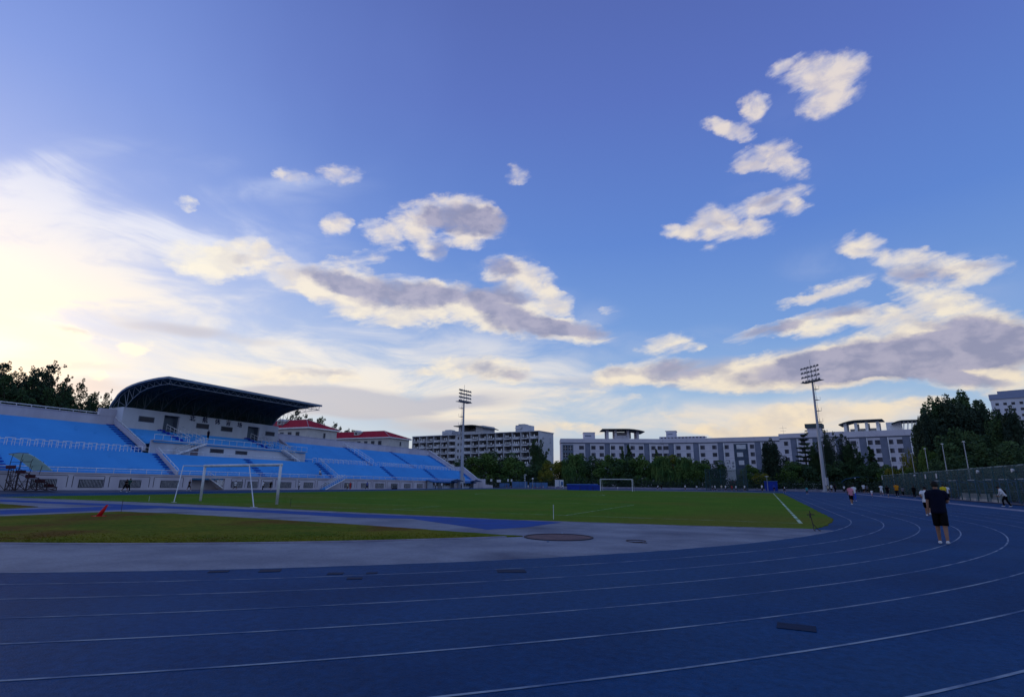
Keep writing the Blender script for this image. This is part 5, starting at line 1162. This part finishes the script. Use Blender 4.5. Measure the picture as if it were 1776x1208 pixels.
# arched blue cage at the far end of the fence
x,y=54.10,141.26; o=empty('arched_cage',(x,y,0),R(-8),label='blue framed cage with an arched top at the far end of the green fence',cat='cage')
BF=mat('blue_frame_paint',(.025,.075,.17),.6)
def archp(yy): return [(-5.6,yy,0),(-5.6,yy,2.6),(-4.6,yy,3.3),(-2.5,yy,3.75),(0,yy,3.9),(2.5,yy,3.85),(4.6,yy,3.5),(5.6,yy,2.9),(5.6,yy,0)]
for yy in(0,3): b=MB(); b.path(archp(yy),.09,6); b.build('arch',BF,o)
b=MB()
for p,q in zip(archp(0)[1:-1],archp(3)[1:-1]): b.beam(p,q,.03,4)
b.build('purlin',BF,o)
b=MB(); P=archp(3); b.add(P,[tuple(range(len(P)))]); b.build('net',NET2,o,fix=False)
# frames and barrier blocks beyond the fence
def frame_goal(y,w,h,label):
    o=empty('training_goal',(FX+1.7,y,0),label=label,cat='goal frame',group='blue training frames behind the green fence')
    for yy in(0,w): b=MB(); b.path([(0,yy,0),(0,yy,h),(1.1,yy,h*.85),(1.3,yy,0)],.05,5); b.build('side_frame',BF,o)
    b=MB(); b.beam((0,0,h),(0,w,h),.05,5); b.build('crossbar',RAIL,o); b=MB(); b.beam((0,0,h*.55),(0,w,h*.55),.03,5); b.build('lower_bar',BF,o)
for y,w,lab in((33.2,1.7,'blue training frame at the right edge behind the green fence'),(36.0,1.7,'blue training frame beside the leaning man in black and white'),(39.6,2.2,'blue training frame with a pale bar above the end barrier block'),(44.0,2.4,'blue training frame above the middle barrier blocks'),(48.6,2.8,'blue training frame just right of the man in navy'),(54.5,3.0,'blue training frame behind the man in the yellow shirt'),(62,3.4,'blue training frame behind the runner in the white shirt'),(70,3.8,'small looking blue training frame far along the fence')):
    frame_goal(y,w,2.45,lab)
BB=mat('barrier_concrete',(.28,.31,.34),.8,(.20,.22,.25),1.5)
for k,y in enumerate((43.45,47.44,51.02,54.74)):
    b=MB(); b.extr_y([(-.28,0),(.28,0),(.26,.25),(.12,.5),(.08,.85),(-.08,.85),(-.12,.5),(-.26,.25)],-1.2,1.2)
    q=b.build('barrier_block',BB,label=('pale concrete barrier block nearest the leaning man','second pale concrete barrier block from the right','third pale concrete barrier block from the right','pale concrete barrier block nearest the man in navy')[k],cat='barrier',group='concrete barrier blocks at the fence foot'); q.location=(FX+.5,y,.0)
for k,(px,py,w,h,lab) in enumerate(((1605,826,.5,.6,'white paper notice hung on the green fence'),(1627,825,.5,.6,'grey paper notice hung on the green fence'),(1530,828,.4,.8,'white box hung where fence and arched cage meet'))):
    x,y,z=((51.90,69.63,3.05),(51.90,63.58,3.06),(51.90,104.39,3.26))[k]
    b=MB(); b.box(-.03,.03,-w/2,w/2,-h/2,h/2); b.box(-.05,.05,-w*.1,w*.1,h*.4,h*.6); q=b.build('notice',WP,label=lab,cat='notice',group='notices on the fence'); q.location=(x,y,z)
for k,lab in enumerate(('white floodlight box on the fence at the right edge','grey floodlight box on the fence right of the second lamp','small white floodlight on the fence left of the man in navy','small white floodlight above the arched cage')):
    x,y,z=((51.80,35.56,3.23),(51.80,45.44,3.32),(51.80,75.11,3.30),(49.00,119.21,3.27))[k]
    o=empty('fence_light',(x,y,z),label=lab,cat='floodlight',group='small floodlights on the fence'); b=MB(); b.loft([((0,0,0),(0,.10,0),(0,0,.10)),((-.15,0,0),(0,.2,0),(0,0,.16)),((-.22,0,-.02),(0,.22,0),(0,0,.18))],8); b.build('housing',WP,o); b=MB(); b.beam((0,0,0),(.2,0,-.25),.025,4); b.build('bracket',DK,o)
for k,lab in enumerate(('nearest lamp post behind the green fence','second lamp post behind the fence with a twin head','third lamp post behind the fence above the orange shirt','fourth lamp post behind the fence','fifth and faint lamp post behind the fence','farthest thin lamp post behind the fence')):
    x,y,z=((57.00,68.36,8.07),(57.00,79.25,8.43),(57.00,90.51,8.32),(57.00,101.10,8.00),(57.00,111.38,7.77),(57.00,122.08,7.57))[k]
    lamp_post(x,y,z,lab,False,0 if k else .4,'lamp posts behind the green fence',rz=R(60))

# ================================================ people
def gz(x,y):
    w=sm((-43.7-x)/4.5)*sm((y+60)/30)*sm((170-y)/40); return w*sagz(y)
SKIN=mat('skin',(.20,.115,.085),.6,(.17,.09,.065),8.); HAIR=mat('black_hair',(.008,.007,.007),.7)
CM={}
def cloth(n):
    c=dict(navy=(.0025,.004,.016),black=(.002,.002,.004),white=(.52,.54,.60),pink=(.50,.20,.27),orange=(.50,.20,.015),yellow=(.55,.42,.02),teal=(.03,.22,.27),blue=(.02,.06,.35),grey=(.14,.15,.19),red=(.42,.03,.03),green=(.02,.06,.05),brown=(.12,.07,.05),cream=(.42,.38,.32))[n]
    if n not in CM: CM[n]=mat(n+'_cloth',c,.9,tuple(v*.7 for v in c),6.,4,bump=.3,bscale=25)
    return CM[n]
def skin_mesh(verts,edges,rad,sub,matl,name,parent):
    me=bpy.data.meshes.new(name); me.from_pydata([tuple(v) for v in verts],edges,[]); o=bpy.data.objects.new(name,me); COL.objects.link(o)
    md=o.modifiers.new('s','SKIN'); md.use_smooth_shade=True
    for i,r_ in enumerate(rad):
        sv=me.skin_vertices[0].data[i]; sv.radius=r_ if isinstance(r_,tuple) else (r_,r_); sv.use_root=(i==0)
    ms=o.modifiers.new('u','SUBSURF'); ms.levels=sub; ms.render_levels=sub
    bpy.context.view_layer.update()
    m2=bpy.data.meshes.new_from_object(o.evaluated_get(bpy.context.evaluated_depsgraph_get())); bpy.data.objects.remove(o)
    m2.materials.clear(); m2.materials.append(matl)
    for p in m2.polygons: p.use_smooth=True
    q=bpy.data.objects.new(name,m2); link(q,parent); return q
POSES=dict(
 stand=dict(lt=3,lk=3,rt=-3,rk=2,la=3,le=10,ra=-2,re=12,lean=1),
 walk=dict(lt=24,lk=6,rt=-18,rk=14,la=-20,le=14,ra=20,re=22,lean=3),
 walk2=dict(lt=-16,lk=18,rt=22,rk=5,la=18,le=20,ra=-18,re=14,lean=3),
 run=dict(lt=42,lk=55,rt=-26,rk=30,la=-38,le=85,ra=34,re=88,lean=9),
 run2=dict(lt=-28,lk=70,rt=30,rk=22,la=34,le=88,ra=-38,re=80,lean=8),
 phone=dict(lt=11,lk=6,rt=-9,rk=14,la=-4,le=10,ra=14,re=78,lean=2),
 bend=dict(lt=30,lk=35,rt=-12,rk=15,la=28,le=40,ra=40,re=30,lean=28),
 sit=dict(lt=85,lk=85,rt=82,rk=80,la=20,le=50,ra=22,re=45,lean=6))
def person(x,y,H,head,pose,top,bot,label,shorts=True,sleeves=True,w=1.,z=None,detail=0,hairlen=0,bag=None,group='people round the track',shoes='white',phone=False):
    P=POSES[pose]; z=gz(x,y)+.012 if z is None else z
    o=empty('person',(x,y,z),R(-head),label=label,cat='person',group=group); o.scale=(H,H,H)
    legs={}
    def leg(s,t,k):
        t=R(t);k=R(k); hip=Vector((s*.050,0,0)); kn=hip+Vector((-s*.008,math.sin(t),-math.cos(t)))*.245; b2=t-k
        an=kn+Vector((0,math.sin(b2),-math.cos(b2)))*.225; f=b2*.35 if k<1.0 else b2*.8; hp=an+Vector((0,-.022,-.030)); toe=an+Vector((0,math.cos(f)*.095,-.030+math.sin(f)*.095 if f<0 else -.030)); return hip,kn,an,toe
    L=leg(-1,P['lt'],P['lk']);Rg=leg(1,P['rt'],P['rk'])
    low=min(L[2].z,Rg[2].z,L[3].z+.03,Rg[3].z+.03)-.042
    pz=-low if pose!='sit' else .27
    up=Vector((0,0,pz)); L=[p+up for p in L];Rg=[p+up for p in Rg]
    ln=Matrix.Rotation(-R(P['lean']),3,'X')
    def T(v): return up+ln@Vector(v)
    def arm(s,a,e):
        a=R(a);e=R(e); sh=Vector((s*.098*w,0,.292)); out=Vector((s*.035,0,0)); el=sh+Vector((s*.025,math.sin(a)*.155,-math.cos(a)*.155)); b2=a+e
        wr=el+Vector((s*.008-(s*.05 if e>1 else 0),math.sin(b2)*.135,-math.cos(b2)*.135)); ha=wr+Vector((-s*.004,math.sin(b2)*.05,-math.cos(b2)*.05)); return [T(sh),T(el),T(wr),T(ha)]
    A=arm(-1,P['la'],P['le']);B=arm(1,P['ra'],P['re'])
    V=[T((0,0,.01)),T((0,-.005,.10)),T((0,0,.20)),T((0,-.004,.285)),T((0,.004,.345)),T((0,.012,.395)),T((0,.016,.44))]
    rd=[(.075*w,.062),(.068*w,.055),(.078*w,.06),(.05,.045),(.027,.027),(.042,.05),(.036,.042)]
    E=[(0,1),(1,2),(2,3),(3,4),(4,5),(5,6)]
    def chain(st,pts,rs):
        pv=st
        for p,r_ in zip(pts,rs): V.append(p); rd.append(r_); E.append((pv,len(V)-1)); pv=len(V)-1
        return pv
    chain(0,L[:3]+[L[2]+Vector((0,0,-.02)),L[3]+Vector((0,-.03,.012))],[(.05*w,.052),(.034*w,.036),(.022,.022),(.022,.024),(.015,.013)])
    chain(0,Rg[:3]+[Rg[2]+Vector((0,0,-.02)),Rg[3]+Vector((0,-.03,.012))],[(.05*w,.052),(.034*w,.036),(.022,.022),(.022,.024),(.015,.013)])
    for M_ in(A,B):
        e=chain(3,[M_[0],M_[1],M_[2],M_[3]],[(.034,.036),(.024,.024),(.016,.014),(.018,.010)])
    body=skin_mesh(V,E,rd,2 if detail else 1,SKIN,'body',o)
    # hands, face and ears added to the same body mesh
    b=MB()
    for s,M_ in((-1,A),(1,B)):
        d=(M_[3]-M_[2]).normalized(); side=Vector((0,1,0)) if abs(d.z)>.6 else Vector((1,0,0)); side=(side-d*side.dot(d)).normalized(); curl=d.cross(side)*(s)
        for j in range(4):
            r0=M_[3]+side*(.0115*(j-1.5)); ln_=(.030,.036,.034,.027)[j]; m1=r0+d*ln_*.55+curl*.003; m2=m1+(d*.8+curl*.6)*ln_*.42; b.beam(r0-d*.012,m1,.0050,6 if detail else 4,.0046); b.beam(m1,m2,.0046,6 if detail else 4,.0034)
        tb=M_[2]+d*.018+side*.017; b.beam(tb-side*.008,tb+side*.012+d*.018,.0056,6 if detail else 4,.005); b.beam(tb+side*.012+d*.018,tb+side*.014+d*.034,.005,6 if detail else 4,.0036)
    hc=T((0,.014,.415)); fwd=(ln@Vector((0,1,0))); upv=(ln@Vector((0,0,1)))
    b.loft([(hc+fwd*.030+upv*.012,(.010,0,0),upv*.006),(hc+fwd*.052-upv*.012,(.007,0,0),upv*.007)],6)
    for s in(-1,1): b.loft([(hc+Vector((s*.041,0,0)),fwd*.007,upv*.014),(hc+Vector((s*.049,0,.002)),fwd*.010,upv*.016)],6)
    if b.v:
        me=bpy.data.meshes.new('x'); me.from_pydata([tuple(p) for p in b.v],[],b.f); bm=bmesh.new(); bm.from_mesh(body.data); bm.from_mesh(me); bm.to_mesh(body.data); bm.free(); bpy.data.meshes.remove(me)
        for p in body.data.polygons: p.use_smooth=True
    # shirt
    tm=cloth(top); n=14
    X=Vector((1,0,0)); Y=ln@Vector((0,1,0))
    b=MB(); rings=[(-.035,.098,.074),(.0,.100,.076),(.06,.096,.070),(.13,.098,.070),(.20,.107,.071),(.255,.118,.070),(.295,.116,.064),(.322,.090,.054),(.340,.052,.044),(.348,.036,.038)]
    b.loft([(T((0,0,zz)),X*(rx*w),Y*(ry*(1+(w-1)*.8))) for zz,rx,ry in rings],n)
    if sleeves:
        for s,M_ in((-1,A),(1,B)):
            a,e=M_[0],M_[1]; d=(e-a).normalized(); u=d.cross(Vector((0,1,.01))).normalized(); v=d.cross(u)
            b.loft([(a-d*.022+Vector((-s*.02,0,.006)),u*.042,v*.046),(a+d*.02,u*.047,v*.049),(a+d*.075,u*.039,v*.041),(a+(e-a)*.72,u*.036,v*.038)],10)
            if sleeves=='long': b.loft([(a+(e-a)*.7,u*.034,v*.034),(e,u*.028,v*.028),(M_[1]+(M_[2]-M_[1])*.95,u*.021,v*.021)],10)
    b.build('shirt',tm,o,smooth=True)
    b=MB(); bmx=cloth(bot)
    b.loft([(up+Vector((0,0,.05)),X*.088*w,Vector((0,.066,0))),(up+Vector((0,0,-.01)),X*.097*w,Vector((0,.074,0))),(up+Vector((0,0,-.05)),X*.092*w,Vector((0,.07,0)))],n)
    for s,M_ in((-1,L),(1,Rg)):
        h,k,a=M_[0],M_[1],M_[2]; d=(k-h).normalized(); v=d.cross(X).normalized()
        if shorts: b.loft([(h+Vector((0,0,-.0)),X*.050*w,v*.062),(h+d*.08,X*.052*w,v*.062),(h+d*.17,X*.050*w,v*.056),(h+d*.225,X*.049*w,v*.053)],10)
        else:
            d2=(a-k).normalized(); v2=d2.cross(X).normalized(); b.loft([(h,X*.050*w,v*.062),(h+d*.12,X*.046*w,v*.052),(k,X*.038*w,(v+v2)*.021),(k+d2*.12,X*.034,v2*.036),(a+d2*.005,X*.030,v2*.032)],10)
    b.build('shorts' if shorts else 'trousers',bmx,o,smooth=True)
    sm_=cloth(shoes)
    for s,M_ in((-1,L),(1,Rg)):
        an,toe=M_[2],M_[3]; d=(toe-an); d.z=min(d.z+.03,.0) if d.z>-.04 else d.z+.03; d=d.normalized(); u=X; v=d.cross(X).normalized(); c=an+Vector((0,0,-.018)); b=MB()
        b.loft([(c-d*.032+Vector((0,0,-.004)),u*.014,v*.014),(c-d*.026,u*.024,v*.024),(c+d*.01,u*.026,v*.026),(c+d*.055-Vector((0,0,.006)),u*.028,v*.018),(c+d*.088-Vector((0,0,.010)),u*.022,v*.012),(c+d*.098-Vector((0,0,.012)),u*.010,v*.008)],10); sh=b.build('shoe',sm_,o,smooth=True)
    b=MB(); back=-fwd
    rr=[(.062,.014,.016,.018),(.052,.010,.036,.040),(.030,.004,.047,.054),(.008,-.002,.050,.056),(-.014,-.012,.049,.050),(-.030,-.020,.040,.036)]
    if hairlen: rr+=[(-.06,-.03,.038,.024),(-.06-hairlen,-.036,.026,.014)]
    b.loft([(hc+upv*zz+fwd*(yy-.002),X*rx,fwd*ry) for zz,yy,rx,ry in rr],12); b.build('hair',HAIR,o,smooth=True)
    if bag: b=MB(); c=T((0,-.085,.17)); b.loft([(c+upv*-.11,X*.06,Y*.03),(c+upv*-.05,X*.07,Y*.04),(c+upv*.06,X*.066,Y*.036),(c+upv*.11,X*.045,Y*.02)],10); b.build('backpack',cloth(bag),o,smooth=True)
    if phone: b=MB(); c=B[3]; b.obox((c.x,c.y+.01,c.z+.012),.022,.004,.042,.2); b.build('phone',cloth('black'),o)
    return o
PEOPLE_PA={1291:(24.70,119.20,1.59),1276:(22.62,120.46,1.43),1269:(21.68,120.03,1.42),1258:(20.27,118.30,1.55),1251:(19.12,121.07,1.54),1240:(17.87,117.21,1.60),1235:(16.94,120.09,1.45),1208:(12.82,122.62,1.33),1188:(10.02,121.35,1.45),1140:(2.44,123.41,1.38),1147:(3.28,124.89,1.39),1071:(-3.94,104.08,0.91),1005:(-15.56,109.80,1.06),991:(-18.14,110.83,0.58),973:(-22.67,115.37,1.30),968:(-22.74,113.14,1.38),942:(-27.95,115.18,0.93),937:(-28.69,114.84,0.77),932:(-29.44,114.51,0.76),928:(-30.04,114.24,0.76),923:(-29.27,110.19,1.24),916:(-31.06,111.58,1.06),887:(-34.91,108.74,0.87),879:(-39.43,115.48,1.15)}
AW=12; SP='walkers and runners on the right straight'
person(34.15,-13.82,1.83,12,'phone','navy','black','man in a navy shirt and black shorts seen from behind, looking at his phone',w=1.08,detail=1,phone=True,group=SP)
person(37.77,4.56,1.77,14,'run','white','black','man in a white shirt and black shorts jogging left of the navy shirted man',w=1.1,detail=1,group=SP)
person(36.31,23.29,1.72,-3,'walk2','pink','black','woman in a pink shirt walking away on the inner lanes',detail=1,group=SP,hairlen=.0)
person(38.10,35.90,1.79,2,'walk','white','blue','person in a white top and blue trousers half hidden by the pink shirt',shorts=False,group=SP)
person(47.82,26.02,1.83,-80,'bend','white','black','leaning man in black trousers with a black vest over white at the right edge',shorts=False,sleeves='long',detail=1,group=SP,bag='black')
person(45.95,35.83,1.92,8,'walk','yellow','black','person in a bright yellow shirt just right of the navy shirted man',group=SP)
person(47.47,41.19,1.88,10,'walk2','white','black','person in white half hidden behind the yellow shirt',group=SP)
person(48.77,62.67,1.67,20,'stand','black','black','person all in black standing by the fence left of the white shirted jogger',shorts=False,sleeves='long',group=SP)
person(48.09,70.34,2.09,4,'walk','orange','navy','man in an orange shirt and navy trousers walking away by the fence',shorts=False,group=SP,w=1.15)
person(51.30,83.58,1.56,6,'walk2','grey','black','child in grey and black right beside the orange shirted man',group=SP,shorts=False)
person(45.03,59.28,1.80,0,'run2','black','navy','runner in black just left of the orange shirted man',group=SP)
person(47.56,79.85,2.01,-2,'run','white','white','runner all in white with raised elbows left of the black clad runner',group=SP)
person(43.48,61.74,1.13,0,'run2','white','pink','small child in a white top and pink skirt on the outer lane',group=SP)
person(49.00,109.42,2.07,4,'walk','white','black','man in a white shirt standing left of the small child',group=SP,w=1.1)
person(49.76,110.30,1.84,-40,'walk2','grey','black','person in grey close beside the man in white, left of the child',group=SP)
person(43.64,117.71,1.91,0,'stand','white','black','person in a white shirt right of the leaning floodlight mast',group=SP)
person(44.45,118.69,2.05,30,'stand','navy','black','person in navy beside the white shirt near the leaning mast',group=SP,shorts=False)
person(42.85,116.74,1.77,-10,'walk','cream','black','person in a cream top closest to the foot of the leaning mast',group=SP)
person(46.63,121.35,1.67,20,'stand','white','black','person in a white top before the dark blue gazebos',group=SP,shorts=False)
person(36.23,80.14,1.46,-8,'run','teal','black','runner in a teal shirt on the straight left of the leaning mast',group=SP)
FP='people at the far end of the field'
person(33.15,100.06,1.56,-30,'walk','black','black','person in black and white at the far corner of the pitch',group=FP,bag='white')
person(31.57,131.08,1.81,0,'stand','blue','black','person in a blue shirt before the blue storage box',group=FP)
person(28.69,118.81,1.70,30,'stand','white','black','person in a white top and dark trousers right of the throwing cage',group=FP,shorts=False)
for px,D,ty,c1,c2,pz,hd,lab in ((1291,142,840,'white','black','walk',60,'person in white at the right side inside the throwing cage'),(1276,144,841,'white','black','stand',10,'person in white below the white panelled sign'),(1269,144,841,'red','black','stand',-20,'person in a reddish top below the white panelled sign'),(1258,143,840,'white','black','walk2',40,'person in white in the middle of the throwing cage'),(1251,146,840,'cream','grey','stand',0,'pale clad person in the throwing cage left of its middle'),(1240,143,839.5,'white','navy','run',-60,'person in white near the left post of the throwing cage'),(1235,146,840.5,'grey','black','stand',10,'person in grey touching the left post of the throwing cage'),(1208,150,841,'white','black','stand',0,'lone person in white left of the throwing cage'),(1188,150,840,'white','brown','stand',20,'lone slim person between far goal and throwing cage'),(1140,155,840,'white','black','bend',60,'stooping person in white near the round headed lamp'),(1147,156,840,'black','black','stand',0,'person in black right of the stooping person'),
  (1071,140,843,'white','white','stand',0,'small child in white inside the far goal'),(1005,150,841,'white','grey','run',-60,'runner in white just left of the blue landing mat'),(991,152,844,'black','navy','bend',80,'stooping dark figure left of the landing mat'),(973,158,839,'black','white','walk',70,'person in dark top before the white notice board'),(968,156,838.5,'white','blue','walk2',-70,'person in white before the white notice board'),(942,160,841,'pink','white','walk',-80,'person in pink right of the group on the bench'),(937,160,842,'red','brown','sit',200,'seated person in red, right one of the group at the far end'),(932,160,842,'cream','brown','sit',180,'seated person in cream in the group at the far end'),(928,160,842,'red','black','sit',170,'seated person in red, left one of the group at the far end'),(923,156,839,'black','black','stand',90,'person all in black before the round headed lamp'),(916,158,840,'white','white','stand',0,'person all in white by the slim signal post'),(887,157,841,'navy','black','walk',80,'person in navy standing before the blue panel fence'),(879,165,839,'brown','black','stand',100,'dark figure beside the low boards near the stand end')):
    x,y,H=None,None,None
    x,y,H=PEOPLE_PA[px]
    person(x,y,H,hd,pz,c1,c2,lab,group=FP,shorts=c2 not in('grey','brown'))
GP_='people along the foot of the grandstand'
for (x,y,H),hd,pz,c1,c2,sh,lab in (
 ((-44.50,10.83,1.74),75,'run','black','black',True,'front one of two dark clad joggers passing the stand windows'),
 ((-45.30,11.74,1.76),75,'run2','green','black',False,'rear one of two dark clad joggers, in a dark green top'),
 ((-45.80,20.46,1.56),80,'walk','black','black',True,'walker in black before the dark stair opening of the stand'),
 ((-45.80,28.15,1.59),100,'run','white','black',True,'man in a white shirt striding behind the near goal'),
 ((-44.50,32.29,1.53),10,'stand','white','black',False,'person in a white top and dark trousers seen through the near goal'),
 ((-45.80,34.99,1.49),80,'run2','black','black',True,'runner in black seen through the near goal beside its right stay'),
 ((-46.20,41.75,1.44),5,'stand','white','navy',False,'person in a white shirt and navy trousers right of the near goal'),
 ((-47.40,56.75,1.48),170,'stand','red','red',False,'person in red leaning at the wall right of the blue front stair'),
 ((-47.60,56.12,1.30),90,'stand','cream','brown',False,'person in cream next to the one in red at the wall'),
 ((-45.50,59.67,1.65),80,'walk','blue','navy',False,'person in blue walking before the small wall windows'),
 ((-46.00,86.96,1.66),60,'stand','white','black',False,'person in white at the blue awninged kiosk'),
 ((-46.00,89.99,1.62),-60,'stand','white','grey',False,'second person in white under the left parasol'),
 ((-46.00,100.18,1.52),-60,'stand','grey','black',False,'person in grey at the foot of the slim floodlight mast'),
 ((-46.50,106.03,1.58),30,'walk','navy','black',False,'person in navy at the right kiosk')):
    person(x,y,H,hd,pz,c1,c2,lab,shorts=sh,group=GP_)
def on_stand(px): return None
x,y,z_=-51.60,52.31,2.61
person(x,y,1.7,90,'sit','white','black','spectator in white sitting low on the blue seating by the front stair',z=z_-.05,group='people on the grandstand')
x,y,z_=-57.90,31.46,8.28
person(x,y,1.75,90,'stand','navy','black','spectator in navy leaning on the white rail of the press deck',z=z_,group='people on the grandstand',shorts=False)
